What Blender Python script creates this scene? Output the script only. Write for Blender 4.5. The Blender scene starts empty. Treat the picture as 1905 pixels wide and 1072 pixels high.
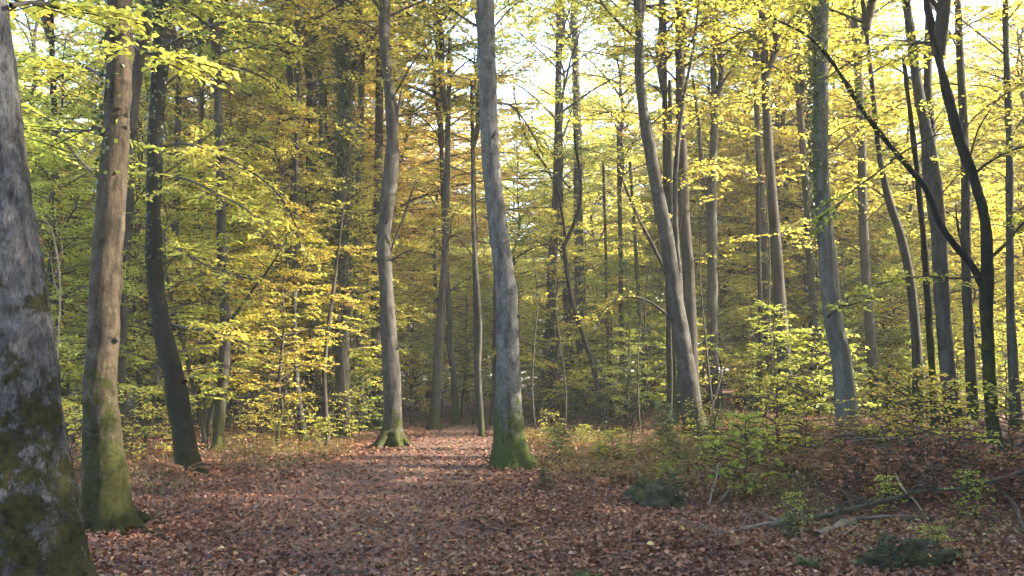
import bpy, math, random
import numpy as np
from mathutils import Vector

# ------------------------------------------------------------------ camera, sky, sun, exposure
scene = bpy.context.scene
COL = scene.collection
W_PX, H_PX, F_PX = 1905.0, 1072.0, 1650.0
PITCH = math.atan(164.0 / F_PX)
CAM_Z = 1.6
cam_data = bpy.data.cameras.new("camera")
cam = bpy.data.objects.new("camera", cam_data)
COL.objects.link(cam)
cam.location = (0, 0, CAM_Z)
cam.rotation_euler = (math.radians(90) + PITCH, 0, 0)
cam_data.sensor_width = 36.0
cam_data.lens = 36.0 * F_PX / W_PX
cam_data.clip_end = 1000.0
cam_data.clip_start = 0.05
scene.camera = cam

SUN_EL = math.radians(27)
SUN_AZ = math.radians(94)          # towards the sun: right of the camera and a little behind it
SUN_DIR = Vector((math.sin(SUN_AZ) * math.cos(SUN_EL), -math.cos(SUN_AZ) * math.cos(SUN_EL), math.sin(SUN_EL)))
world = bpy.data.worlds.new("World")
scene.world = world
world.use_nodes = True
wn = world.node_tree.nodes
sky = wn.new("ShaderNodeTexSky")
sky.sky_type = 'NISHITA'
sky.sun_disc = False
sky.sun_elevation = SUN_EL
sky.sun_rotation = math.atan2(SUN_DIR.x, SUN_DIR.y)
sky.air_density = 1.0
sky.dust_density = 2.0
sky.ozone_density = 1.0
world.node_tree.links.new(sky.outputs[0], wn["Background"].inputs[0])
wn["Background"].inputs[1].default_value = 0.15
sun_data = bpy.data.lights.new("sun", 'SUN')
sun_data.energy = 3.4
sun_data.angle = math.radians(0.5)
sun_data.color = (1.0, 0.87, 0.68)
sun = bpy.data.objects.new("sun", sun_data)
COL.objects.link(sun)
sun.location = (20, -10, 30)
sun.rotation_euler = SUN_DIR.to_track_quat('Z', 'Y').to_euler()
scene.view_settings.view_transform = 'Standard'
scene.view_settings.look = 'None'
scene.view_settings.gamma = 1.0
scene.view_settings.use_curve_mapping = False
scene.view_settings.exposure = 3.5
scene.cycles.max_bounces = 12
scene.cycles.diffuse_bounces = 8
scene.cycles.transmission_bounces = 8
scene.cycles.sample_clamp_indirect = 6.0

RNG = np.random.default_rng(11)
random.seed(4)
UP = np.array([0.0, 0.0, 1.0])

# ------------------------------------------------------------------ terrain
_NA = np.random.default_rng(3)
_WAV = [(_NA.uniform(0, 2 * math.pi), _NA.uniform(0, 2 * math.pi), k, a)
        for k, a in ((0.35, .05), (0.55, .04), (0.9, .03), (1.4, .018), (1.9, .012), (2.6, .008), (3.4, .006))]


def sstep(a, b, x):
    t = np.clip((x - a) / (b - a), 0, 1)
    return t * t * (3 - 2 * t)


def path_x(y):
    y = np.asarray(y, dtype=float)
    return -1.35 + 0.1 * np.sin(y * .2) - 0.75 * sstep(6, 14, y) * sstep(22, 12, y) + 0.2 * sstep(18, 30, y) + .6 * sstep(28, 36, y)


def path_w(y):
    return 2.0 - 0.9 * sstep(10, 30, np.asarray(y, dtype=float))


def height(x, y):
    x = np.asarray(x, dtype=float); y = np.asarray(y, dtype=float)
    z = np.zeros(np.broadcast(x, y).shape)
    for a, ph, k, amp in _WAV:
        z = z + amp * np.sin((x * math.cos(a) + y * math.sin(a)) * k + ph)
    off = sstep(path_w(y) * .6, path_w(y) * 1.6 + 1.0, np.abs(x - path_x(y)))
    z = z * (0.25 + 0.75 * off)
    z = z + 0.42 * sstep(1.5, 6.0, x) * sstep(9, 16, y)
    z = z + 0.15 * sstep(-4, -9, x) * sstep(14, 24, y)
    z = z + 0.5 * sstep(32, 60, y)
    return z


def hz(x, y):
    return float(height(x, y))


def ray(px, py):
    u = (px - W_PX / 2) / F_PX
    v = (H_PX / 2 - py) / F_PX
    return np.array([u, math.cos(PITCH) - v * math.sin(PITCH), math.sin(PITCH) + v * math.cos(PITCH)])


def at(px, py, Y):
    d = ray(px, py)
    return np.array([0, 0, CAM_Z]) + d * (Y / d[1])


def ground_at(px, py):
    d = ray(px, py)
    Y = 3.0
    while Y < 60:
        p = np.array([0, 0, CAM_Z]) + d * (Y / d[1])
        if p[2] <= height(p[0], p[1]):
            return p
        Y += 0.02
    return p


# ------------------------------------------------------------------ mesh helpers
def mesh_np(name, verts, face_arrays, mat, smooth=False):
    me = bpy.data.meshes.new(name)
    verts = np.asarray(verts, dtype=np.float32).reshape(-1, 3)
    me.vertices.add(len(verts))
    me.vertices.foreach_set("co", verts.ravel())
    loops, starts, totals, s = [], [], [], 0
    for fa in face_arrays:
        fa = np.asarray(fa, dtype=np.int32)
        if fa.size == 0:
            continue
        n, k = fa.shape
        loops.append(fa.ravel())
        starts.append(s + np.arange(n, dtype=np.int32) * k)
        totals.append(np.full(n, k, dtype=np.int32))
        s += n * k
    loops = np.concatenate(loops); starts = np.concatenate(starts); totals = np.concatenate(totals)
    me.loops.add(len(loops))
    me.loops.foreach_set("vertex_index", loops)
    me.polygons.add(len(starts))
    me.polygons.foreach_set("loop_start", starts)
    me.polygons.foreach_set("loop_total", totals)
    if smooth:
        me.polygons.foreach_set("use_smooth", np.ones(len(starts), dtype=bool))
    me.update(calc_edges=True)
    me.materials.append(mat)
    return me


def link(name, me, parent=None, loc=None):
    o = bpy.data.objects.new(name, me)
    COL.objects.link(o)
    if parent is not None:
        o.parent = parent
    if loc is not None:
        o.location = loc
    return o


def tag(o, label=None, cat=None, group=None, kind=None):
    if label: o['label'] = label
    if cat: o['category'] = cat
    if group: o['group'] = group
    if kind: o['kind'] = kind
    return o


def thing(name, label, cat, loc, group=None, rotz=0.0, scale=1.0):
    o = bpy.data.objects.new(name, None)
    o.empty_display_size = 0.2
    COL.objects.link(o)
    o.location = loc
    o.rotation_euler = (0, 0, rotz)
    o.scale = (scale,) * 3
    return tag(o, label, cat, group)


def copy_thing(root, loc, rotz, scale, label, group, sz=1.0):
    r = root.copy()
    COL.objects.link(r)
    r.location = loc; r.rotation_euler = (0, 0, rotz); r.scale = (scale, scale, scale * sz)
    r['label'] = label
    r['group'] = group
    for ch in KIDS[root.name]:
        c = ch.copy()
        COL.objects.link(c)
        c.parent = r
    return r


KIDS = {}


def nrm(v):
    return v / np.maximum(np.linalg.norm(v, axis=-1, keepdims=True), 1e-9)


def vnoise(p, seed=0):
    """cheap smooth pseudo noise, p (n,3) -> (n,)"""
    r = np.random.default_rng(seed)
    out = np.zeros(len(p))
    for k in range(7):
        d = r.normal(size=3); d /= np.linalg.norm(d)
        f = r.uniform(.6, 1.8)
        out += np.sin((p @ d) * f * 2 * math.pi + r.uniform(0, 6.28))
    return out / 7 ** .5 * .8


def catmull(P, n):
    P = np.asarray(P, dtype=float)
    m = len(P)
    if m < 3:
        t = np.linspace(0, 1, n)[:, None]
        return P[0] + (P[-1] - P[0]) * t
    Q = np.vstack([2 * P[0] - P[1], P, 2 * P[-1] - P[-2]])
    u = np.linspace(0, m - 1, n)
    i = np.clip(u.astype(int), 0, m - 2)
    t = (u - i)[:, None]
    p0, p1, p2, p3 = Q[i], Q[i + 1], Q[i + 2], Q[i + 3]
    return .5 * ((2 * p1) + (-p0 + p2) * t + (2 * p0 - 5 * p1 + 4 * p2 - p3) * t ** 2 + (-p0 + 3 * p1 - 3 * p2 + p3) * t ** 3)


def tube(P, R, sides, lumps=0.0, seed=0, flare=None, ridges=0.0):
    """smooth tube along P (n,3) with radii R (n); flare=(amount, height, lobes) spreads the foot"""
    n = len(P)
    T = nrm(np.gradient(P, axis=0))
    ref = np.where(np.abs(T[:, 2:3]) > .8, np.array([[1.0, 0, 0]]), np.array([[0, 0, 1.0]]))
    ref = np.broadcast_to(ref[0], T.shape) if np.all(np.abs(T[:, 2]) > .5) else ref
    A = nrm(np.cross(T, ref)); B = np.cross(T, A)
    th = np.linspace(0, 2 * math.pi, sides, endpoint=False)
    ring = np.cos(th)[None, :, None] * A[:, None] + np.sin(th)[None, :, None] * B[:, None]
    rad = np.repeat(R[:, None], sides, 1)
    if flare:
        am, fh, lobes = flare
        z = np.maximum(P[:, 2] - P[0, 2] - .15, 0)[:, None]
        ph = random.uniform(0, 6.28)
        rad = rad * (1 + am * np.exp(-z / fh) * (np.cos(lobes * th + ph)[None] * .6 + np.cos((lobes + 2) * th + ph * 2)[None] * .3))
    V = P[:, None] + ring * rad[..., None]
    if lumps or ridges:
        flat = V.reshape(-1, 3)
        d = np.zeros(len(flat))
        if lumps:
            d += lumps * (vnoise(flat * np.array([2.2, 2.2, 1.1]), seed) + .5 * vnoise(flat * np.array([6, 6, 3.0]), seed + 1))
        if ridges:
            d += ridges * (vnoise(flat * np.array([16, 16, 2.5]), seed + 2) + .7 * vnoise(flat * np.array([34, 34, 7.0]), seed + 3))
        V = V + ring * d.reshape(n, sides)[..., None]
    idx = np.arange(n * sides).reshape(n, sides)
    a = idx[:-1]; b = idx[1:]
    F = np.stack([a, np.roll(a, -1, 1), np.roll(b, -1, 1), b], -1).reshape(-1, 4)
    V = np.vstack([V.reshape(-1, 3), P[-1:]])
    cap = np.stack([idx[-1], np.roll(idx[-1], -1), np.full(sides, n * sides)], -1)
    return V, F, cap


def segs(A, B, ra, rb, sides=4):
    """many straight tapered twigs at once"""
    n = len(A)
    D = nrm(B - A)
    ref = np.where(np.abs(D[:, 2:3]) > .9, np.array([[1.0, 0, 0]]), np.array([[0, 0, 1.0]]))
    X = nrm(np.cross(D, ref)); Y = np.cross(D, X)
    th = np.linspace(0, 2 * math.pi, sides, endpoint=False)
    ring = np.cos(th)[None, :, None] * X[:, None] + np.sin(th)[None, :, None] * Y[:, None]
    V = np.concatenate([A[:, None] + ring * np.reshape(ra, (-1, 1, 1)), B[:, None] + ring * np.reshape(rb, (-1, 1, 1))], 1)
    base = (np.arange(n) * 2 * sides)[:, None]
    k = np.arange(sides)[None]; k2 = (k + 1) % sides
    F = np.stack([base + k, base + k2, base + sides + k2, base + sides + k], -1).reshape(-1, 4)
    return V.reshape(-1, 3), F


LEAVES = [0]


def leaf_mesh(P, AX, N, S, width=.62, fold=.18, near=True):
    AX = nrm(AX)
    N = nrm(N - AX * np.sum(N * AX, 1, keepdims=True))
    SD = np.cross(N, AX)
    s = S[:, None]; w = s * width * .5
    n = len(P)
    LEAVES[0] += n
    if near:
        up = N * w * fold * 2
        v = [P, P + AX * s * .32 + SD * w * .95 + up, P + AX * s * .68 + SD * w * .8 + up, P + AX * s - N * s * .08,
             P + AX * s * .68 - SD * w * .8 + up, P + AX * s * .32 - SD * w * .95 + up]
        V = np.stack(v, 1).reshape(-1, 3)
        b = (np.arange(n) * 6)[:, None]
        F = np.concatenate([b + np.array([[0, 1, 2, 3]]), b + np.array([[0, 3, 4, 5]])], 0)
    else:
        v = [P, P + AX * s * .5 + SD * w, P + AX * s, P + AX * s * .5 - SD * w]
        V = np.stack(v, 1).reshape(-1, 3)
        F = (np.arange(n) * 4)[:, None] + np.array([[0, 1, 2, 3]])
    return V, F


class Parts:
    """collects vertices and faces of one mesh"""
    def __init__(s):
        s.v = []; s.f = {}; s.n = 0

    def add(s, V, *faces):
        s.v.append(V)
        for F in faces:
            s.f.setdefault(F.shape[1], []).append(np.asarray(F) + s.n)
        s.n += len(V)

    def mesh(s, name, mat, smooth=False):
        return mesh_np(name, np.vstack(s.v), [np.vstack(x) for x in s.f.values()], mat, smooth)


# ------------------------------------------------------------------ materials
def new_mat(name):
    m = bpy.data.materials.new(name)
    m.use_nodes = True
    nt = m.node_tree
    nt.nodes.clear()
    out = nt.nodes.new("ShaderNodeOutputMaterial")
    return m, nt, out


def node(nt, kind, **kw):
    n = nt.nodes.new(kind)
    for k, v in kw.items():
        setattr(n, k, v)
    return n


def ramp(nt, stops, interp='LINEAR'):
    r = nt.nodes.new("ShaderNodeValToRGB")
    el = r.color_ramp.elements
    r.color_ramp.interpolation = interp
    while len(el) < len(stops):
        el.new(.5)
    for e, (p, c) in zip(el, stops):
        e.position = p
        e.color = (*c, 1) if not isinstance(c, (int, float)) else (c, c, c, 1)
    return r


def noise(nt, vec, scale, detail=3, rough=.6, out=0):
    t = nt.nodes.new("ShaderNodeTexNoise")
    t.inputs['Scale'].default_value = scale
    t.inputs['Detail'].default_value = detail
    t.inputs['Roughness'].default_value = rough
    if vec is not None:
        nt.links.new(vec, t.inputs['Vector'])
    return t.outputs[0]


def math_n(nt, op, a, b=None, clamp=False):
    m = nt.nodes.new("ShaderNodeMath")
    m.operation = op
    m.use_clamp = clamp
    for i, v in enumerate((a, b)):
        if v is None:
            continue
        if isinstance(v, (int, float)):
            m.inputs[i].default_value = v
        else:
            nt.links.new(v, m.inputs[i])
    return m.outputs[0]


def mix_c(nt, fac, a, b):
    m = nt.nodes.new("ShaderNodeMix")
    m.data_type = 'RGBA'
    for sock, v in ((m.inputs[0], fac), (m.inputs[6], a), (m.inputs[7], b)):
        if isinstance(v, (int, float)):
            sock.default_value = v
        elif isinstance(v, tuple):
            sock.default_value = (*v, 1)
        else:
            nt.links.new(v, sock)
    return m.outputs[2]


def leaf_mat(name, stops, trans=.62, spread=.45, rough=.5, sc=.45, tint=1.25):
    m, nt, out = new_mat(name)
    geo = node(nt, "ShaderNodeNewGeometry")
    oi = node(nt, "ShaderNodeObjectInfo")
    tc = node(nt, "ShaderNodeTexCoord")
    big = noise(nt, tc.outputs['Object'], sc, 2)
    f = math_n(nt, 'MULTIPLY', geo.outputs['Random Per Island'], spread)
    f = math_n(nt, 'ADD', f, math_n(nt, 'MULTIPLY', math_n(nt, 'SUBTRACT', big, .5), 1.1))
    f = math_n(nt, 'ADD', f, math_n(nt, 'MULTIPLY', oi.outputs['Random'], .34))
    f = math_n(nt, 'ADD', f, .5 - spread / 2 - .17, clamp=True)
    r = ramp(nt, stops)
    nt.links.new(f, r.inputs[0])
    # small value jitter per leaf
    j = math_n(nt, 'FRACT', math_n(nt, 'MULTIPLY', geo.outputs['Random Per Island'], 37.7))
    hsv = node(nt, "ShaderNodeHueSaturation")
    nt.links.new(r.outputs[0], hsv.inputs['Color'])
    nt.links.new(math_n(nt, 'ADD', math_n(nt, 'MULTIPLY', j, .55), .72), hsv.inputs['Value'])
    p = node(nt, "ShaderNodeBsdfPrincipled")
    p.inputs['Roughness'].default_value = rough
    p.inputs['Specular IOR Level'].default_value = .35
    nt.links.new(hsv.outputs[0], p.inputs['Base Color'])
    if trans > 0:
        t = node(nt, "ShaderNodeBsdfTranslucent")
        h2 = node(nt, "ShaderNodeHueSaturation")
        h2.inputs['Value'].default_value = tint
        h2.inputs['Saturation'].default_value = 1.08
        nt.links.new(hsv.outputs[0], h2.inputs['Color'])
        nt.links.new(h2.outputs[0], t.inputs['Color'])
        mx = node(nt, "ShaderNodeMixShader")
        mx.inputs[0].default_value = trans
        nt.links.new(p.outputs[0], mx.inputs[1])
        nt.links.new(t.outputs[0], mx.inputs[2])
        nt.links.new(mx.outputs[0], out.inputs[0])
    else:
        nt.links.new(p.outputs[0], out.inputs[0])
    return m


def bark_mat(name, base, dark, pale, moss_h=.6, moss_amt=.5, moss_col=(.026, .030, .006), lichen=.4, streak=1.0, bump=.35, vscale=1.0):
    m, nt, out = new_mat(name)
    tc = node(nt, "ShaderNodeTexCoord")
    mp = node(nt, "ShaderNodeMapping")
    mp.inputs['Scale'].default_value = (1, 1, .3)
    nt.links.new(tc.outputs['Object'], mp.inputs[0])
    o = tc.outputs['Object']
    streaks = noise(nt, mp.outputs[0], 9 * vscale, 5, .65)
    fine = noise(nt, mp.outputs[0], 62 * vscale, 6, .78)
    blot = noise(nt, o, 2.6, 4, .6)
    blot2 = noise(nt, o, 7.5, 3, .6)
    r1 = ramp(nt, [(.36, dark), (.5, base), (.68, tuple(min(1, c * 1.35) for c in base))])
    nt.links.new(streaks, r1.inputs[0])
    r2 = ramp(nt, [(.36, .38), (.5, .9), (.64, 1.5)])
    nt.links.new(fine, r2.inputs[0])
    mul = node(nt, "ShaderNodeMix", data_type='RGBA', blend_type='MULTIPLY')
    mul.inputs[0].default_value = .95 * streak
    nt.links.new(r1.outputs[0], mul.inputs[6]); nt.links.new(r2.outputs[0], mul.inputs[7])
    # lichen patches
    lf = ramp(nt, [(.55, 0.0), (.63, 1.0)])
    nt.links.new(math_n(nt, 'ADD', math_n(nt, 'MULTIPLY', blot, .55), math_n(nt, 'MULTIPLY', blot2, .45)), lf.inputs[0])
    c = mix_c(nt, math_n(nt, 'MULTIPLY', lf.outputs[0], lichen), mul.outputs[2], pale)
    dk = ramp(nt, [(.36, 1.0), (.46, 0.0)])
    nt.links.new(noise(nt, o, 4.1, 4, .7), dk.inputs[0])
    c = mix_c(nt, math_n(nt, 'MULTIPLY', dk.outputs[0], .55), c, tuple(x * .8 for x in dark))
    # moss: thick at the foot, thinning upwards, one side more than the other
    sep = node(nt, "ShaderNodeSeparateXYZ")
    nt.links.new(o, sep.inputs[0])
    g = math_n(nt, 'SUBTRACT', 1.0, math_n(nt, 'DIVIDE', sep.outputs[2], moss_h))
    g = math_n(nt, 'MAXIMUM', g, -0.9)
    mo = math_n(nt, 'ADD', math_n(nt, 'MULTIPLY', g, .55), math_n(nt, 'MULTIPLY', math_n(nt, 'SUBTRACT', noise(nt, o, 4.2, 8, .78), .5), 2.9))
    mo = math_n(nt, 'ADD', mo, moss_amt - .3)
    mr = ramp(nt, [(.2, 0.0), (.36, 1.0)])
    nt.links.new(mo, mr.inputs[0])
    mossc = ramp(nt, [(.32, tuple(x * .25 for x in moss_col)), (.5, moss_col), (.7, tuple(x * 1.7 for x in moss_col))])
    nt.links.new(noise(nt, o, 22, 5, .75), mossc.inputs[0])
    c = mix_c(nt, mr.outputs[0], c, mossc.outputs[0])
    p = node(nt, "ShaderNodeBsdfPrincipled")
    p.inputs['Roughness'].default_value = .9
    p.inputs['Specular IOR Level'].default_value = .1
    nt.links.new(c, p.inputs['Base Color'])
    b = node(nt, "ShaderNodeBump")
    b.inputs['Strength'].default_value = bump
    b.inputs['Distance'].default_value = .03
    nt.links.new(math_n(nt, 'ADD', math_n(nt, 'MULTIPLY', fine, .6), math_n(nt, 'ADD', streaks, math_n(nt, 'MULTIPLY', mr.outputs[0], .5))), b.inputs['Height'])
    nt.links.new(b.outputs[0], p.inputs['Normal'])
    nt.links.new(p.outputs[0], out.inputs[0])
    return m


def simple_mat(name, stops, scale, rough=.9, bump=.4, bscale=30, detail=6):
    m, nt, out = new_mat(name)
    tc = node(nt, "ShaderNodeTexCoord")
    r = ramp(nt, stops)
    n1 = noise(nt, tc.outputs['Object'], scale, detail, .7)
    nt.links.new(n1, r.inputs[0])
    p = node(nt, "ShaderNodeBsdfPrincipled")
    p.inputs['Roughness'].default_value = rough
    p.inputs['Specular IOR Level'].default_value = .25
    nt.links.new(r.outputs[0], p.inputs['Base Color'])
    b = node(nt, "ShaderNodeBump")
    b.inputs['Strength'].default_value = bump
    b.inputs['Distance'].default_value = .03
    nt.links.new(noise(nt, tc.outputs['Object'], bscale, 4, .7), b.inputs['Height'])
    nt.links.new(b.outputs[0], p.inputs['Normal'])
    nt.links.new(p.outputs[0], out.inputs[0])
    return m


GREEN = (.23, .27, .055); LIME = (.38, .38, .075); YELLOW = (.46, .41, .085); GOLD = (.47, .355, .085); ORANGE = (.47, .28, .095); BROWN = (.20, .09, .035)
M_LEAF_MIX = leaf_mat("leaf_yellow_green", [(0, GREEN), (.35, LIME), (.66, YELLOW), (.88, GOLD), (1, ORANGE)])
M_LEAF_GREEN = leaf_mat("leaf_green", [(0, (.10, .15, .022)), (.4, GREEN), (.75, LIME), (1, YELLOW)])
M_LEAF_GOLD = leaf_mat("leaf_gold", [(0, LIME), (.35, YELLOW), (.72, GOLD), (1, ORANGE)])
M_LEAF_ORANGE = leaf_mat("leaf_orange", [(0, YELLOW), (.3, GOLD), (.65, (.50, .33, .12)), (1, (.47, .27, .11))])
M_LEAF_BROWN = leaf_mat("leaf_dead_brown", [(0, (.11, .048, .026)), (.45, (.21, .09, .045)), (.8, (.31, .135, .062)), (1, (.36, .20, .09))], trans=.3)
M_LEAF_HOLLY = leaf_mat("leaf_dark_green", [(0, (.02, .035, .01)), (.6, (.045, .075, .018)), (1, (.10, .13, .03))], trans=.25, rough=.4)
M_LEAF_IVY = leaf_mat("leaf_ivy", [(0, (.025, .035, .01)), (.6, (.05, .07, .014)), (1, (.11, .12, .02))], trans=.25, rough=.4)
M_LITTER = leaf_mat("leaf_litter_leaf", [(0, (.04, .017, .010)), (.3, (.098, .038, .021)), (.65, (.16, .067, .036)), (.88, (.22, .113, .064)), (.97, (.27, .18, .12)), (1, (.34, .24, .05))],
                    trans=.12, spread=.85, rough=.6, sc=.9)
M_GRASS = leaf_mat("grass_blade", [(0, (.035, .045, .012)), (.5, (.08, .085, .022)), (1, (.19, .15, .06))], trans=.35)
M_HERB = leaf_mat("herb_leaf", [(0, (.03, .045, .012)), (.3, (.06, .08, .02)), (.5, (.13, .12, .03)), (.7, (.19, .12, .04)), (1, (.16, .07, .032))], trans=.35, spread=.6)
M_FERN = leaf_mat("bracken_frond", [(0, (.12, .055, .03)), (.5, (.23, .105, .055)), (1, (.36, .20, .10))], trans=.3)

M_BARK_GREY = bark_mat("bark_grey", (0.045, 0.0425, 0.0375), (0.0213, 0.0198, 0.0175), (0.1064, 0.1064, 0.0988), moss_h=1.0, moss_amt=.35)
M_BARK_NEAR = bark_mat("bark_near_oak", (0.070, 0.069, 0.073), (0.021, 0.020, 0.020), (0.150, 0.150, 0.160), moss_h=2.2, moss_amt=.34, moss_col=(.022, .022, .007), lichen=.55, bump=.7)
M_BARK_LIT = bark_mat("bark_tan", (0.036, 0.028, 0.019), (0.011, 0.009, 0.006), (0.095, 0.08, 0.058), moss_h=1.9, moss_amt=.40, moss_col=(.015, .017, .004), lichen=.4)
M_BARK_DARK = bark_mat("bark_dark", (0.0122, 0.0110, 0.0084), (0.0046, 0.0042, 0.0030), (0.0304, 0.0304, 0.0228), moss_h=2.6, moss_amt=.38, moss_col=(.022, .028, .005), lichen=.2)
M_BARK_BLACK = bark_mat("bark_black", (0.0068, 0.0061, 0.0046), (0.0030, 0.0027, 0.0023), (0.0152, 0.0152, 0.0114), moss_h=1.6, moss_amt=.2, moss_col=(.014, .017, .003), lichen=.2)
M_BARK_CENTRE = bark_mat("bark_centre_grey", (0.0669, 0.0669, 0.0669), (0.0274, 0.0274, 0.0274), (0.1292, 0.1368, 0.1330), moss_h=1.15, moss_amt=.5, moss_col=(.024, .033, .006), lichen=.5)
M_BARK_BEECH = bark_mat("bark_smooth_beech", (0.0669, 0.0684, 0.0623), (0.0418, 0.0418, 0.0380), (0.1026, 0.1064, 0.0988), moss_h=.35, moss_amt=.15, lichen=.25, streak=.5, bump=.12)
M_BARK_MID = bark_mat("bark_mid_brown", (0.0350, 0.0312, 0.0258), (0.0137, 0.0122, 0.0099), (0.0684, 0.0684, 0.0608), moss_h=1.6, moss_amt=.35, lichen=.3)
M_TWIG = simple_mat("twig_bark", [(.3, (.016, .014, .010)), (.7, (.045, .036, .026))], 8)
M_PALE_TWIG = simple_mat("pale_dead_wood", [(.3, (.13, .105, .07)), (.7, (.25, .20, .14))], 12)
M_LOG = simple_mat("fallen_wood", [(.3, (.012, .010, .008)), (.5, (.04, .034, .024)), (.72, (.035, .042, .010))], 9)
M_GREYLOG = simple_mat("weathered_wood", [(.3, (.06, .052, .045)), (.7, (.15, .13, .11))], 9)
M_MOSS = simple_mat("cushion_moss", [(.3, (.012, .018, .005)), (.55, (.045, .065, .010)), (.75, (.10, .125, .018))], 9, bump=1.0, bscale=60)
M_STUMP = simple_mat("rotten_stump", [(.35, (.014, .012, .009)), (.55, (.035, .035, .014)), (.75, (.06, .075, .014))], 6, bump=1.0, bscale=40)
M_SOIL = simple_mat("leaf_mould", [(.30, (.03, .014, .009)), (.5, (.07, .031, .019)), (.66, (.11, .053, .034)), (.8, (.16, .088, .06))], 26, bump=1.0, bscale=38)
M_PATH = simple_mat("trodden_leaves", [(.30, (.045, .025, .018)), (.5, (.09, .053, .041)), (.66, (.145, .10, .085)), (.82, (.22, .18, .165))], 22, bump=.8, bscale=34)

# ------------------------------------------------------------------ the ground and the path
gx = np.sinh(np.linspace(-4.6, 4.6, 261)) / math.sinh(4.6) * 150
gx = np.sort(np.concatenate([gx, np.linspace(-9.9, 9.9, 100)]))
gy = np.concatenate([np.linspace(-60, -6, 14), np.arange(-5, 36, .2), np.linspace(36.4, 80, 70), np.linspace(83, 150, 24)])
GX, GY = np.meshgrid(gx, gy)
V = np.stack([GX, GY, height(GX, GY)], -1).reshape(-1, 3)
I = np.arange(len(gx) * len(gy)).reshape(len(gy), len(gx))
F = np.stack([I[:-1, :-1], I[:-1, 1:], I[1:, 1:], I[1:, :-1]], -1).reshape(-1, 4)
floor = tag(link("forest_floor", mesh_np("forest_floor", V, [F], M_SOIL, True)), kind='structure')

py_ = np.arange(-4, 38, .2)
tt = np.linspace(-1, 1, 25)
PXs = path_x(py_)[:, None] + tt[None] * (path_w(py_) * (1 + .12 * np.sin(py_ * 1.7)))[:, None]
PYs = np.repeat(py_[:, None], 25, 1)
V = np.stack([PXs, PYs, height(PXs, PYs) + .012 - .03 * (np.abs(tt[None]) ** 6)], -1).reshape(-1, 3)
I = np.arange(len(py_) * 25).reshape(len(py_), 25)
F = np.stack([I[:-1, :-1], I[:-1, 1:], I[1:, 1:], I[1:, :-1]], -1).reshape(-1, 4)
tag(link("path", mesh_np("path", V, [F], M_PATH, True)), kind='structure')


# ------------------------------------------------------------------ foliage generators
def along(S, D, L, step, rng, t0=.1):
    cnt = np.maximum(1, (L * (1 - t0) / step).astype(int))
    idx = np.repeat(np.arange(len(S)), cnt)
    first = np.cumsum(cnt) - cnt
    k = np.arange(len(idx)) - first[idx]
    t = t0 + (1 - t0) * (k + rng.uniform(.2, .9, len(idx))) / cnt[idx]
    pos = S[idx] + D[idx] * (L[idx] * t)[:, None]
    pos[:, 2] -= .10 * L[idx] * t * t
    sign = np.where(k % 2 == 0, 1.0, -1.0)
    return idx, t, pos, sign


def child_dir(D, sign, ang, rng, rise=.2):
    H = nrm(np.cross(D, UP))
    a = np.asarray(ang)[:, None]
    return nrm(D * np.cos(a) + H * (sign[:, None] * np.sin(a)) + rng.normal(0, rise, D.shape) * np.array([.3, .3, 1.0]))


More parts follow.
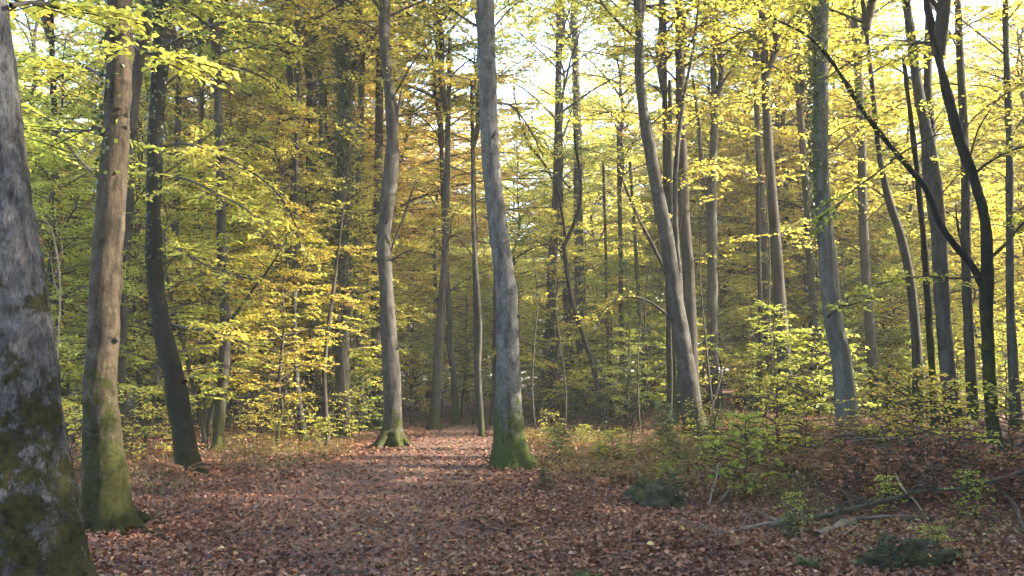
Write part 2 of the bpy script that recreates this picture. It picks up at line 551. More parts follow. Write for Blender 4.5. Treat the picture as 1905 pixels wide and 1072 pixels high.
def spray(polys, radii, rng, twig_step=.16, twig_len=.5, leaf_step=.05, leaf=.075, sub_step=.11, near=True, t0=.18, tilt=.5, leaf_keep=1.0):
    """limbs given as polylines -> wood segments and leaves in flat layered sprays"""
    A, B, ra, rb = [], [], [], []
    S, D, L, tpar, lens = [], [], [], [], []
    for P, r in zip(polys, radii):
        n = len(P)
        rr = np.linspace(r, r * .25, n)
        A.append(P[:-1]); B.append(P[1:]); ra.append(rr[:-1]); rb.append(rr[1:])
        sl = np.linalg.norm(np.diff(P, axis=0), axis=1)
        S.append(P[:-1]); D.append(nrm(np.diff(P, axis=0))); L.append(sl)
        tpar.append(np.linspace(0, 1, n)[:-1]); lens.append(np.full(n - 1, sl.sum()))
    S = np.vstack(S); D = np.vstack(D); L = np.concatenate(L); tp = np.concatenate(tpar); TL = np.concatenate(lens)
    nseg = [len(p) - 1 for p in polys]
    dt = np.concatenate([np.full(k, 1 / k) for k in nseg])
    idx, t, pos, sg = along(S, D, L, twig_step, rng, 0)
    tt_ = tp[idx] + dt[idx] * t
    keep = tt_ > t0
    idx, pos, sg, tt_ = idx[keep], pos[keep], rng.choice([-1.0, 1.0], keep.sum()), tt_[keep]
    tl = (twig_len * (.45 + .75 * (1 - tt_)) * rng.uniform(.6, 1.3, len(tt_)))
    td = child_dir(D[idx], sg, rng.uniform(.6, 1.05, len(idx)), rng)
    tr = np.full(len(tl), .0045) * (1 + tl)
    A.append(pos); B.append(pos + td * tl[:, None] - UP * (.1 * tl)[:, None]); ra.append(tr); rb.append(tr * .4)
    # second order twigs
    i2, t2, p2, s2 = along(pos, td, tl, sub_step, rng, .15)
    l2 = .42 * tl[i2] * (1.15 - t2) * rng.uniform(.6, 1.2, len(i2)) + .05
    d2 = child_dir(td[i2], s2, rng.uniform(.6, 1.0, len(i2)), rng)
    big = l2 > .12
    A.append(p2[big]); B.append(p2[big] + d2[big] * l2[big][:, None]); ra.append(np.full(big.sum(), .003)); rb.append(np.full(big.sum(), .0015))
    # leaves on every twig
    SS = np.vstack([pos, p2]); DD = np.vstack([td, d2]); LL = np.concatenate([tl, l2])
    i3, t3, p3, s3 = along(SS, DD, LL, leaf_step, rng, .1)
    patch = (vnoise(p3 * .42, int(rng.integers(1e6))) > -.45) | (rng.uniform(size=len(p3)) < .3)
    i3, t3, p3, s3 = i3[patch], t3[patch], p3[patch], s3[patch]
    if leaf_keep < 1:
        k = rng.uniform(size=len(i3)) < leaf_keep
        i3, t3, p3, s3 = i3[k], t3[k], p3[k], s3[k]
    ax = child_dir(DD[i3], s3, rng.uniform(.5, 1.1, len(i3)), rng, .25)
    ax[:, 2] -= .15
    nn = UP + rng.normal(0, tilt, (len(i3), 3))
    sz = leaf * rng.uniform(.65, 1.25, len(i3))
    wood = segs(np.vstack(A), np.vstack(B), np.concatenate(ra), np.concatenate(rb), 4 if near else 3)
    return wood, leaf_mesh(p3, ax, nn, sz, near=near)


def limb_poly(start, az, length, e0, e1, rng, n=8):
    t = np.linspace(0, 1, n)
    el = e0 + (e1 - e0) * t
    aa = az + np.cumsum(rng.normal(0, .09, n))
    step = length / (n - 1)
    d = np.stack([np.cos(aa) * np.cos(el), np.sin(aa) * np.cos(el), np.sin(el)], -1) * step
    return start + np.vstack([np.zeros(3), np.cumsum(d[:-1], 0)])


def make_young(H, first, nl, spread, seed, mat, leaf=.085, near=True, leaf_step=.045, bark=M_BARK_MID, r0=None, dens=1.0):
    """a slender understorey tree with flat sprays: trunk, branchwork, foliage meshes"""
    rng = np.random.default_rng(seed)
    r0 = r0 or .006 * H + .012
    n = 14
    z = np.linspace(-.1, H, n)
    bend = np.cumsum(rng.normal(0, .012 * H, (n, 2)), 0); bend -= bend[1]
    P = np.column_stack([bend[:, 0], bend[:, 1], z]); P[0, :2] = P[1, :2]
    P = catmull(P, 36)
    tr = tube(P, r0 * (1 - .9 * np.linspace(0, 1, 36)) + .003, 8, r0 * .1, seed, (.5, .12, 4))
    pa = Parts(); pa.add(tr[0], tr[1], tr[2])
    trunk = pa.mesh("trunk", bark, True)
    polys, radii = [], []
    az = rng.uniform(0, 6.28)
    for i in range(nl):
        f = (i + rng.uniform(0, .8)) / nl
        hh = first + (H * .97 - first) * f
        s = np.array([np.interp(hh, P[:, 2], P[:, 0]), np.interp(hh, P[:, 2], P[:, 1]), hh])
        az += 2.4 + rng.normal(0, .4)
        Ln = spread * (1.0 - .72 * f ** 1.5) * rng.uniform(.6, 1.15) * (.7 + .5 * min(1, f * 4))
        polys.append(limb_poly(s, az, Ln, rng.uniform(.35, .75) * (.4 + .9 * f), rng.uniform(-.3, .1), rng))
        radii.append(.007 + .007 * Ln)
    wood, lv = spray(polys, radii, rng, twig_step=.12 / dens, twig_len=.32 * spread, leaf_step=leaf_step, leaf=leaf, near=near)
    return trunk, mesh_np("branchwork", wood[0], [wood[1]], M_TWIG), mesh_np("foliage", lv[0], [lv[1]], mat)


def make_crown(seed, mat, H=10.0, R=4.2, nl=24, leaf=.15, sub=11, leaf_step=.09):
    """high crown of a forest tree, origin where it leaves the bare trunk"""
    rng = np.random.default_rng(seed)
    A, B, ra, rb = [], [], [], []
    stem = np.column_stack([np.cumsum(rng.normal(0, .12, 9)), np.cumsum(rng.normal(0, .12, 9)), np.linspace(0, H * .85, 9)])
    stem[:, :2] -= stem[0, :2]
    polys, radii = [], []
    az = rng.uniform(0, 6.28)
    for i in range(nl):
        f = (i + rng.uniform(0, .9)) / nl
        hh = f * H * .82
        s = np.array([np.interp(hh, stem[:, 2], stem[:, 0]), np.interp(hh, stem[:, 2], stem[:, 1]), hh])
        az += 2.4 + rng.normal(0, .35)
        prof = (.55 + .9 * f) if f < .45 else (1.0 - .8 * (f - .45))
        Ln = R * prof * rng.uniform(.7, 1.15)
        lp = limb_poly(s, az, Ln, rng.uniform(.5, 1.0), rng.uniform(0, .5), rng, 7)
        rr = np.linspace(.02 + .008 * Ln, .008, 7)
        A.append(lp[:-1]); B.append(lp[1:]); ra.append(rr[:-1]); rb.append(rr[1:])
        for k in range(sub):
            t = .25 + .75 * (k + rng.uniform(0, 1)) / sub
            j = min(5, int(t * 6)); q = lp[j] + (lp[j + 1] - lp[j]) * (t * 6 - j)
            polys.append(limb_poly(q, az + rng.choice([-1, 1]) * rng.uniform(.3, 1.2), R * .33 * rng.uniform(.6, 1.2), rng.uniform(-.1, .5), rng.uniform(-.35, .1), rng, 5))
            radii.append(.014)
    wood, lv = spray(polys, radii, rng, twig_step=.26, twig_len=.62, leaf_step=leaf_step, leaf=leaf, near=False, sub_step=.26, t0=.1, tilt=.45)
    w2 = segs(np.vstack(A), np.vstack(B), np.concatenate(ra), np.concatenate(rb), 6)
    pa = Parts(); pa.add(*wood); pa.add(*w2)
    rs = np.linspace(.11, .02, 40); P = catmull(stem, 40)
    tr = tube(P, rs, 8); pa.add(tr[0], tr[1], tr[2])
    return pa.mesh("branchwork", M_TWIG), mesh_np("foliage", lv[0], [lv[1]], mat)


CROWNS = [make_crown(101, M_LEAF_MIX), make_crown(102, M_LEAF_GOLD, H=9, R=4.4), make_crown(103, M_LEAF_GREEN, H=11, R=3.8),
          make_crown(104, M_LEAF_MIX, H=9.5, R=4.6, nl=20)]


def add_crown(root, top, k, rot, sc=1.0):
    b, f = CROWNS[k]
    for name, me in (("branchwork", b), ("foliage", f)):
        o = link(name, me, root, top)
        o.rotation_euler = (0, 0, rot); o.scale = (sc, sc, sc)
        o['kind'] = 'stuff'


# ------------------------------------------------------------------ traced forest trees
TRUNKS = []


def stem_from_pixels(pts, Y, base=None, H=None, drift=0.0):
    """pixel line (x, y, width) from foot to top at distance Y -> points and radii, root-relative later"""
    P, R = [], []
    for px, py, w in pts:
        p = at(px, py, Y)
        P.append(p); R.append(w * .46 * Y / F_PX)
    return np.array(P), np.array(R)


def forest_tree(label, pts, mat, sides=24, flare=(.25, .22, 5), lumps=.010, ridges=.0, H=11.0, crown=None, crown_sc=1.0, n=90, name="forest_tree", group=None, Y=None, cat="tree"):
    """pts[0] is the foot (on the ground); the stem is followed up out of the frame to height H"""
    if Y is None:
        g = ground_at(pts[0][0], pts[0][1]); Y = g[1]
    else:
        g = at(pts[0][0], pts[0][1], Y); g[2] = hz(g[0], Y)
    P, R = stem_from_pixels(pts, Y)
    P[0] = g
    ok = np.concatenate([[True], P[1:, 2] > g[2] + .05])
    P, R = P[ok], R[ok]
    if P[-1, 2] < H + g[2]:
        d = P[-1] - P[-2]; d = d / d[2]
        d[:2] = np.clip(d[:2], -.12, .12)
        dz = H + g[2] - P[-1, 2]
        P = np.vstack([P, P[-1] + d * dz * .5, P[-1] + d * dz]); R = np.append(R, [R[-1] * .85, R[-1] * .62])
    P = np.vstack([P[0] - np.array([0, 0, .15]), P]); R = np.append(R[0] * 1.05, R)
    z = np.linspace(0, 1, n) ** 1.25
    zz = P[0, 2] + z * (P[-1, 2] - P[0, 2])
    dense = catmull(np.column_stack([P, R[:, None]]), 400)
    order = np.maximum.accumulate(dense[:, 2])
    C = np.column_stack([np.interp(zz, order, dense[:, i]) for i in range(4)])
    C[:, 1] += .06 * np.sin(zz * .9 + Y)       # a little sway in depth
    C[:2, :2] = C[2, :2]
    root = thing(name, label, cat, tuple(g), group)
    V, F, cap = tube(C[:, :3] - g, np.maximum(C[:, 3], .004), sides, lumps, int(abs(pts[0][0])), flare, ridges)
    pa = Parts(); pa.add(V, F, cap)
    link("trunk", pa.mesh("trunk", mat, True), root)
    TRUNKS.append((g[0], g[1], pts[0][0], R[1]))
    if crown is not None:
        top = C[-1, :3] - g - np.array([0, 0, 2.5 if H > 8 else 1.0])
        j = np.argmin(np.abs(C[:, 2] - g[2] - top[2])); top = C[j, :3] - g
        add_crown(root, tuple(top), crown, RNG.uniform(0, 6.28), crown_sc)
    return root, g, Y, C


def pixel_limb(root, g, pts, Y0, Y1, mat, name="limb", leaves=None, leafmat=None, sides=8, seed=0, twig_len=.55, leaf=.075, leaf_step=.055, t0=.2, twig_step=.17):
    """a limb followed in the photograph, going from distance Y0 to Y1"""
    P, R = [], []
    m = len(pts)
    for i, (px, py, w) in enumerate(pts):
        Y = Y0 + (Y1 - Y0) * i / (m - 1)
        P.append(at(px, py, Y) - g); R.append(w * .42 * Y / F_PX)
    C = catmull(np.column_stack([np.array(P), np.array(R)[:, None]]), max(12, m * 5))
    pa = Parts(); pa.add(*tube(C[:, :3], np.maximum(C[:, 3], .003), sides, C[:, 3].mean() * .12, seed + 5))
    limb = link(name, pa.mesh(name, mat, True), root)
    if leaves:
        rng = np.random.default_rng(seed)
        wood, lv = spray([C[:, :3]], [max(.004, C[-1, 3])], rng, twig_step=twig_step, twig_len=twig_len, leaf_step=leaf_step, leaf=leaf, t0=t0)
        tag(link("twigs", mesh_np("twigs", wood[0], [wood[1]], M_TWIG), root), kind='stuff')
        tag(link("foliage", mesh_np("foliage", lv[0], [lv[1]], leafmat), root), kind='stuff')
    return limb


def leafy_sides(root, g, C, n, z0, z1, mat, seed, length=2.6):
    rng = np.random.default_rng(seed)
    polys, radii = [], []
    az = rng.uniform(0, 6.28)
    for i in range(n):
        z = z0 + (z1 - z0) * (i + rng.uniform(0, 1)) / n
        az += 2.4 + rng.normal(0, .5)
        s0 = np.array([np.interp(z + g[2], C[:, 2], C[:, k]) for k in range(3)]) - g
        L = length * rng.uniform(.55, 1.25)
        polys.append(limb_poly(s0, az, L, rng.uniform(.3, .9), rng.uniform(-.4, .1), rng)); radii.append(.008 + .006 * L)
    wood, lv = spray(polys, radii, rng, twig_step=.17, twig_len=.8, leaf_step=.06, leaf=.095, near=False, t0=.12)
    tag(link("twigs", mesh_np("twigs", wood[0], [wood[1]], M_TWIG), root), kind='stuff')
    tag(link("foliage", mesh_np("foliage", lv[0], [lv[1]], mat), root), kind='stuff')


def ground_roots(root, g, specs, mat):
    for pts in specs:
        P, R = [], []
        for px, py, w in pts:
            p = ground_at(px, py); P.append(np.array([p[0], p[1], hz(p[0], p[1]) + w * .2 * p[1] / F_PX]) - g); R.append(w * .5 * p[1] / F_PX)
        C = catmull(np.column_stack([np.array(P), np.array(R)[:, None]]), 22)
        pa = Parts(); pa.add(*tube(C[:, :3], C[:, 3], 10, .012, 3))
        link("root", pa.mesh("root", mat, True), root)


# the near trunk cut by the left edge
t1, g1, Y1, _ = forest_tree("very thick mossy trunk in the left foreground, cut by the picture edge",
    [(15, 1190, 420), (8, 1072, 318), (2, 950, 274), (-8, 800, 236), (-12, 640, 212), (-26, 450, 178), (-48, 250, 162), (-62, 0, 148)],
    M_BARK_NEAR, sides=110, flare=(.10, .5, 5), lumps=.014, ridges=.006, n=260, H=10, crown=0, Y=5.6)
# tan, half sunlit trunk with a root across the litter
t2, g2, Y2, C2 = forest_tree("tan trunk with a sunlit strip and a long mossy root, beside the thick trunk",
    [(199, 985, 128), (198, 958, 104), (197, 880, 82), (192, 760, 66), (197, 600, 58), (205, 400, 55), (214, 200, 52), (219, 0, 48)],
    M_BARK_LIT, sides=64, flare=(.22, .2, 5), lumps=.012, ridges=.003, n=200, H=10, crown=1)
ground_roots(t2, g2, [[(222, 972, 24), (245, 980, 19), (272, 992, 13), (300, 1002, 10), (322, 1007, 7), (338, 1012, 4)], [(175, 978, 26), (158, 986, 20), (143, 998, 10)]], M_BARK_LIT)
t2b, g2b, Y2b, _ = forest_tree("thin dark trunk half hidden behind the tan sunlit trunk",
    [(228, 850, 18), (228, 700, 15), (231, 550, 15), (238, 400, 17), (247, 250, 20), (262, 100, 22), (275, 0, 22)], M_BARK_MID, H=10, crown=2, sides=16)
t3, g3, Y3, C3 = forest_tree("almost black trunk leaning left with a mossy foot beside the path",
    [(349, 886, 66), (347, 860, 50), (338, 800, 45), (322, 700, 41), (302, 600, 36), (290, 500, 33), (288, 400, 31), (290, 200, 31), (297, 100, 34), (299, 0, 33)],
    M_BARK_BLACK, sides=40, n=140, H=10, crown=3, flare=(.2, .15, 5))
t4, g4, Y4, _ = forest_tree("slender grey trunk with a straight side limb at the left path edge",
    [(402, 838, 26), (405, 800, 21), (413, 700, 21), (419, 610, 22), (415, 500, 20), (411, 300, 18), (404, 190, 16), (400, 0, 14)], M_BARK_MID, H=11, crown=0, sides=20)
pixel_limb(t4, g4, [(420, 608, 9), (445, 575, 8), (470, 540, 7), (492, 512, 5), (520, 470, 3)], Y4, Y4 - .6, M_BARK_MID, leaves=True, leafmat=M_LEAF_GREEN, seed=21, t0=.6)
t4b, _, _, _ = forest_tree("thin bare stem slanting left, sharing its foot with the slender grey trunk",
    [(383, 838, 12), (376, 790, 10), (362, 735, 9), (345, 665, 8), (325, 585, 7), (312, 520, 6), (300, 440, 5)], M_TWIG, H=7, sides=10, lumps=.003, n=50)
t5, g5, Y5, C5 = forest_tree("straight trunk wrapped in ivy left of the bent grey tree",
    [(637, 815, 44), (637, 750, 30), (635, 600, 28), (637, 500, 28), (640, 300, 28), (640, 150, 25), (632, 0, 21)], M_BARK_MID, H=12, crown=1, sides=24)
t6, g6, Y6, C6 = forest_tree("bent grey trunk with kinks and pale lichen at the left side of the path bend",
    [(727, 832, 62), (729, 800, 44), (731, 760, 38), (729, 690, 34), (722, 600, 32), (719, 540, 28), (714, 450, 27), (718, 390, 29), (726, 330, 30), (729, 270, 27), (727, 200, 25), (721, 140, 21), (714, 60, 17), (716, 0, 18)],
    M_BARK_GREY, sides=48, n=180, H=12, crown=3, lumps=.014)
pixel_limb(t6, g6, [(731, 240, 12), (738, 215, 9), (743, 190, 7), (746, 168, 4)], Y6, Y6 - .1, M_BARK_GREY, name="broken_stub")
pixel_limb(t6, g6, [(727, 470, 5), (738, 435, 5), (752, 402, 4), (762, 370, 4), (774, 335, 2)], Y6, Y6 - .4, M_TWIG, leaves=True, leafmat=M_LEAF_MIX, seed=6, t0=.5, leaf_step=.12)
pixel_limb(t6, g6, [(728, 485, 4), (748, 472, 4), (772, 463, 2)], Y6, Y6 - .3, M_TWIG)
t7, g7, Y7, C7 = forest_tree("tall pale grey trunk with a green mossy foot standing in the middle of the picture",
    [(955, 870, 100), (951, 850, 82), (948, 800, 62), (945, 720, 50), (945, 650, 46), (942, 550, 43), (930, 450, 39), (918, 350, 37), (910, 250, 38), (907, 150, 38), (902, 0, 36)],
    M_BARK_CENTRE, sides=64, n=220, H=11, crown=0, lumps=.010, ridges=.002, flare=(.2, .25, 5))
pixel_limb(t7, g7, [(893, 52, 7), (872, 40, 6), (850, 25, 5), (825, 5, 4), (800, -20, 3)], Y7, Y7 + .4, M_BARK_MID, leaves=True, leafmat=M_LEAF_MIX, seed=77, leaf_step=.12, t0=.4)
for lab, pts, mt, cr in (
    ("thin straight stem standing on the path edge left of the middle trunk", [(896, 813, 13), (894, 760, 11), (890, 690, 11), (892, 600, 10), (885, 500, 9), (880, 400, 8), (880, 290, 6)], M_BARK_GREY, None),
    ("smooth pale trunk leaning right at the far end of the path", [(806, 800, 30), (810, 750, 22), (816, 650, 19), (822, 560, 16), (828, 470, 14), (832, 300, 12)], M_BARK_GREY, 2),
    ("slim curving trunk right of the pale leaning one at the path end", [(848, 790, 20), (846, 740, 14), (843, 690, 13), (836, 640, 12), (834, 560, 11), (829, 480, 10), (822, 300, 9)], M_BARK_MID, 1),
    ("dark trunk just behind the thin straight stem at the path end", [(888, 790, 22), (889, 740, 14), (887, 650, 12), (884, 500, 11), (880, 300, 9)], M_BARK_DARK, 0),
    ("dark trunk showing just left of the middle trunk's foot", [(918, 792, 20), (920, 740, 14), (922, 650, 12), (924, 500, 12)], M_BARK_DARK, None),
    ("leaning trunk right of the middle trunk, widening to its foot", [(1013, 765, 36), (1016, 720, 28), (1018, 680, 24), (1024, 600, 21), (1027, 500, 19), (1034, 380, 17), (1038, 240, 15), (1040, 0, 12)], M_BARK_MID, 0),
    ("slender trunk with pale right edge behind the thin black curving tree", [(1066, 765, 22), (1062, 700, 18), (1056, 600, 17), (1051, 500, 16), (1044, 400, 14), (1036, 250, 12)], M_BARK_GREY, 3),
    ("straight grey trunk behind the thin black curving tree", [(1088, 760, 30), (1086, 700, 24), (1081, 600, 22), (1078, 500, 21), (1075, 380, 19), (1074, 250, 17), (1068, 0, 14)], M_BARK_BEECH, 1),
    ("pale bluish trunk left of the ivy covered one", [(604, 790, 18), (604, 650, 15), (603, 480, 15), (601, 330, 14), (598, 200, 13), (596, 0, 11)], M_BARK_BEECH, 2),
    ("pale trunk right of the ivy covered one", [(672, 800, 24), (672, 700, 17), (668, 600, 16), (665, 480, 16), (668, 330, 16), (672, 200, 14), (675, 0, 12)], M_BARK_BEECH, 0),
    ("brown trunk close behind the bent grey trunk", [(705, 800, 30), (703, 700, 24), (701, 600, 22), (700, 480, 20), (703, 350, 18), (706, 200, 16), (708, 0, 14)], M_BARK_MID, 1),
    ("black thin stem with bare twigs left of the ivy covered trunk", [(609, 830, 11), (607, 760, 9), (604, 690, 9), (611, 610, 8), (621, 530, 7), (628, 470, 5)], M_TWIG, None),
    ("grey slim trunk among low leaves left of the black thin stem", [(566, 820, 18), (560, 770, 14), (552, 700, 12), (547, 600, 11), (548, 500, 10), (552, 300, 9)], M_BARK_GREY, 3),
    ("dark slim trunk leaning right among low leaves left of the path", [(513, 800, 14), (516, 740, 12), (523, 660, 10), (532, 560, 10), (540, 430, 9), (548, 250, 8)], M_BARK_MID, 2),
    ("dark trunk between the thick foreground trunk and the tan one", [(118, 820, 24), (118, 640, 16), (112, 560, 15), (106, 440, 14), (100, 250, 12), (98, 0, 10)], M_BARK_DARK, 1),
    ("dim trunk behind the almost black leaning trunk, on its right", [(322, 815, 20), (321, 600, 16), (322, 480, 15), (328, 350, 14), (335, 150, 12)], M_BARK_MID, 0),
    ("dim straight trunk right of the slender grey one at the left", [(378, 800, 14), (376, 600, 11), (374, 480, 11), (374, 300, 10)], M_BARK_MID, 3),
    ("dark trunk high in the leaves between the slender grey and pale bluish trunks", [(578, 790, 20), (576, 600, 17), (576, 400, 16), (576, 250, 15), (572, 100, 14), (570, 0, 13)], M_BARK_MID, 1),
    ("straight thin trunk in the gap left of the forked grey tree", [(1158, 755, 14), (1157, 650, 11), (1155, 560, 10), (1154, 430, 9), (1150, 250, 8)], M_BARK_GREY, 2),
    ("very thin stem in the gap right of the thin black curving tree", [(1133, 760, 9), (1132, 650, 7), (1128, 560, 6), (1126, 430, 6), (1122, 300, 5)], M_TWIG, None),
    ("thin brown stem close left of the forked grey tree", [(1196, 765, 11), (1197, 690, 9), (1188, 560, 8), (1180, 430, 7), (1172, 300, 6)], M_BARK_MID, None),
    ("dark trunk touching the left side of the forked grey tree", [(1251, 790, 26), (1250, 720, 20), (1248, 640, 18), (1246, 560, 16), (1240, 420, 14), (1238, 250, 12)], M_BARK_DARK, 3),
    ("brown trunk right of the forked grey tree, lit on its right side", [(1290, 785, 34), (1289, 700, 26), (1285, 600, 25), (1280, 500, 24), (1272, 400, 23), (1268, 250, 21), (1264, 100, 17), (1262, 0, 14)], M_BARK_MID, 0),
    ("thin straight stem rising close behind the forked grey tree", [(1268, 780, 14), (1262, 600, 12), (1250, 430, 11), (1248, 300, 10), (1246, 150, 8)], M_BARK_GREY, None),
    ("slim dark trunk right of the twin stemmed one", [(1408, 770, 12), (1412, 690, 10), (1414, 600, 9), (1412, 480, 9), (1410, 300, 8)], M_BARK_DARK, None),
    ("grey slim trunk touching the left of the dark leaning trunk", [(1436, 765, 18), (1430, 680, 15), (1427, 600, 14), (1422, 480, 13), (1415, 350, 13), (1408, 200, 11), (1402, 0, 9)], M_BARK_GREY, 2),
    ("dark trunk leaning left behind the yellow shrubs at the right", [(1470, 775, 38), (1464, 720, 30), (1458, 640, 27), (1450, 560, 24), (1442, 450, 22), (1434, 330, 20), (1428, 220, 18), (1420, 80, 15), (1415, 0, 13)], M_BARK_MID, 1),
    ("dim trunk left of the smooth pale beech", [(1523, 770, 20), (1520, 680, 17), (1515, 580, 16), (1503, 420, 15), (1492, 260, 14), (1480, 80, 12)], M_BARK_MID, 3),
    ("tall dim trunk right of the smooth pale beech", [(1628, 775, 24), (1622, 680, 20), (1613, 560, 19), (1607, 400, 18), (1600, 220, 17), (1590, 0, 15)], M_BARK_MID, 2),
    ("leaning dim trunk between the smooth beech and the forked far tree", [(1712, 790, 26), (1704, 650, 20), (1694, 540, 18), (1678, 450, 17), (1655, 370, 15), (1640, 300, 12), (1625, 180, 10)], M_BARK_MID, 0),
    ("mossy slim trunk beside the leaning dim trunk", [(1741, 800, 20), (1738, 720, 15), (1732, 620, 14), (1722, 500, 13), (1712, 400, 12)], M_BARK_DARK, None),
    ("straight grey trunk near the right edge", [(1890, 800, 26), (1886, 650, 18), (1882, 560, 16), (1877, 400, 15), (1875, 250, 14), (1873, 0, 12)], M_BARK_GREY, 1),
    ("dim trunk leaning at the far right behind the dark forked tree", [(1812, 800, 24), (1806, 650, 20), (1800, 520, 19), (1795, 380, 18), (1790, 200, 16)], M_BARK_MID, 3),
):
    r_, g_, Y_, C_ = forest_tree(lab, pts, mt, sides=16, n=70, H=12 if cr is not None else 8, crown=cr, lumps=.006)
    if cr is not None and g_[1] > 17:
        leafy_sides(r_, g_, C_, 9 if pts[0][0] > 980 else 6, 4.0, 11.5, (M_LEAF_MIX, M_LEAF_GREEN, M_LEAF_MIX, M_LEAF_GOLD)[int(pts[0][0]) % 4], 900 + int(pts[0][0]))

def radial_roots(root, g, r0, mat, n, seed, skip=None):
    rng = np.random.default_rng(seed)
    a0 = rng.uniform(0, 6.28)
    for i in range(n):
        az = a0 + i * 6.283 / n + rng.normal(0, .25); L = r0 * rng.uniform(2.2, 4.2)
        t = np.linspace(0, 1, 12)
        aa = az + np.cumsum(rng.normal(0, .06, 12))
        d = r0 * .55 + (L - r0 * .55) * t
        x = g[0] + np.cos(aa) * d; y = g[1] + np.sin(aa) * d
        z = height(x, y) + r0 * 1.25 * (1 - t) ** 2.6 - .05 * t
        C = np.stack([x, y, z], -1) - g
        pa = Parts(); pa.add(*tube(C, r0 * (.42 * (1 - t) ** 1.2 + .05), 10, .010, seed + i))
        link("root", pa.mesh("root", mat, True), root)


radial_roots(t7, g7, .22, M_BARK_CENTRE, 5, 70)
radial_roots(t6, g6, .27, M_BARK_GREY, 5, 71)
radial_roots(t3, g3, .16, M_BARK_BLACK, 5, 72)
radial_roots(t2, g2, .21, M_BARK_LIT, 5, 73)

# thin black curving tree in front of them
tb, gb, Yb, Cb = forest_tree("thin black curving tree forking into bare arching limbs right of the middle trunk",
    [(1124, 790, 11.7), (1118, 750, 10.1), (1105, 690, 9.4), (1088, 635, 8.6), (1072, 590, 8.6), (1060, 540, 9.4), (1052, 480, 9.4), (1050, 455, 9.4)], M_BARK_BLACK, sides=12, n=60, H=.5, lumps=.004)
pixel_limb(tb, gb, [(1050, 458, 9.4), (1068, 415, 8.6), (1080, 370, 7.0), (1079, 325, 6.2), (1072, 280, 5.5), (1066, 230, 3.9), (1050, 180, 2.3)], Yb, Yb - .5, M_BARK_BLACK, leaves=True, leafmat=M_LEAF_MIX, seed=31, leaf_step=.07, t0=.45)
pixel_limb(tb, gb, [(1051, 440, 7.0), (1046, 400, 6.2), (1034, 350, 6.2), (1012, 305, 5.5), (985, 270, 4.7), (966, 220, 3.9), (955, 165, 3.1)], Yb, Yb + .4, M_BARK_BLACK, leaves=True, leafmat=M_LEAF_MIX, seed=32, leaf_step=.06, t0=.35, twig_len=.75)
pixel_limb(tb, gb, [(1048, 470, 4.7), (1015, 455, 3.9), (975, 470, 3.1), (950, 490, 2.3)], Yb, Yb - .3, M_BARK_BLACK, leaves=True, leafmat=M_LEAF_GREEN, seed=33, leaf_step=.08, t0=.3)
pixel_limb(tb, gb, [(1060, 350, 3.9), (1035, 325, 3.9), (1000, 318, 3.1), (965, 330, 2.3)], Yb, Yb - .5, M_BARK_BLACK, leaves=True, leafmat=M_LEAF_GREEN, seed=34, leaf_step=.08, t0=.3)

for root_, g_, C_, mt_, zs in ((t3, g3, C3, M_BARK_BLACK, (1.4, 2.3, 3.4)), (t7, g7, C7, M_BARK_CENTRE, (2.6, 4.4, 5.9)), (t2, g2, C2, M_BARK_LIT, (1.9, 4.2)), (t6, g6, C6, M_BARK_GREY, (2.2, 3.6, 5.2))):
    for k, z in enumerate(zs):
        c = np.array([np.interp(z + g_[2], C_[:, 2], C_[:, i]) for i in range(4)])
        az = (-.35, math.pi + .3, -1.2)[k % 3]
        d = np.array([math.cos(az), math.sin(az), .45])
        q = (c[:3] - g_) + d * np.linspace(c[3] * .6, c[3] + .05 + .05 * k, 5)[:, None]
        pa = Parts(); pa.add(*tube(q, np.array([.05, .045, .034, .028, .024]), 9, .006, k))
        link("broken_stub", pa.mesh("broken_stub", mt_, True), root_)

# the big forked grey tree right of the middle
t15, g15, Y15, C15 = forest_tree("big grey tree leaning left with several rising stems, right of the middle",
    [(1297, 812, 62), (1292, 780, 46), (1284, 730, 40), (1272, 650, 35), (1256, 560, 31), (1240, 450, 28), (1222, 350, 26), (1205, 250, 24), (1191, 150, 20), (1187, 50, 17), (1186, 0, 16)],
    M_BARK_GREY, sides=40, n=160, H=12, crown=3, lumps=.012)
pixel_limb(t15, g15, [(1265, 555, 16), (1262, 500, 14), (1257, 430, 12), (1256, 350, 11), (1262, 260, 10), (1274, 170, 8), (1290, 90, 6), (1300, 0, 4)], Y15, Y15 + .6, M_BARK_GREY, leaves=True, leafmat=M_LEAF_MIX, seed=41, t0=.6, leaf_step=.09)
pixel_limb(t15, g15, [(1256, 548, 10), (1235, 500, 9), (1212, 452, 8), (1190, 410, 7), (1168, 360, 6), (1150, 310, 4)], Y15, Y15 - .8, M_TWIG, leaves=True, leafmat=M_LEAF_MIX, seed=42, t0=.35, leaf_step=.08)
pixel_limb(t15, g15, [(1262, 610, 8), (1240, 585, 7), (1205, 560, 6), (1170, 552, 5), (1140, 562, 4), (1112, 592, 3)], Y15, Y15 - 1.0, M_TWIG, leaves=True, leafmat=M_LEAF_MIX, seed=43, t0=.5, leaf_step=.1)
t16, g16, Y16, _ = forest_tree("grey tree splitting into a narrow fork, right of the big leaning one",
    [(1328, 768, 32), (1326, 700, 24), (1325, 600, 21), (1326, 500, 21), (1324, 400, 22), (1326, 300, 16), (1328, 200, 14), (1326, 60, 11)], M_BARK_GREY, sides=20, n=90, H=12, crown=0)
pixel_limb(t16, g16, [(1320, 390, 13), (1308, 340, 11), (1304, 290, 10), (1298, 220, 8), (1288, 140, 6)], Y16, Y16 + .5, M_BARK_GREY)
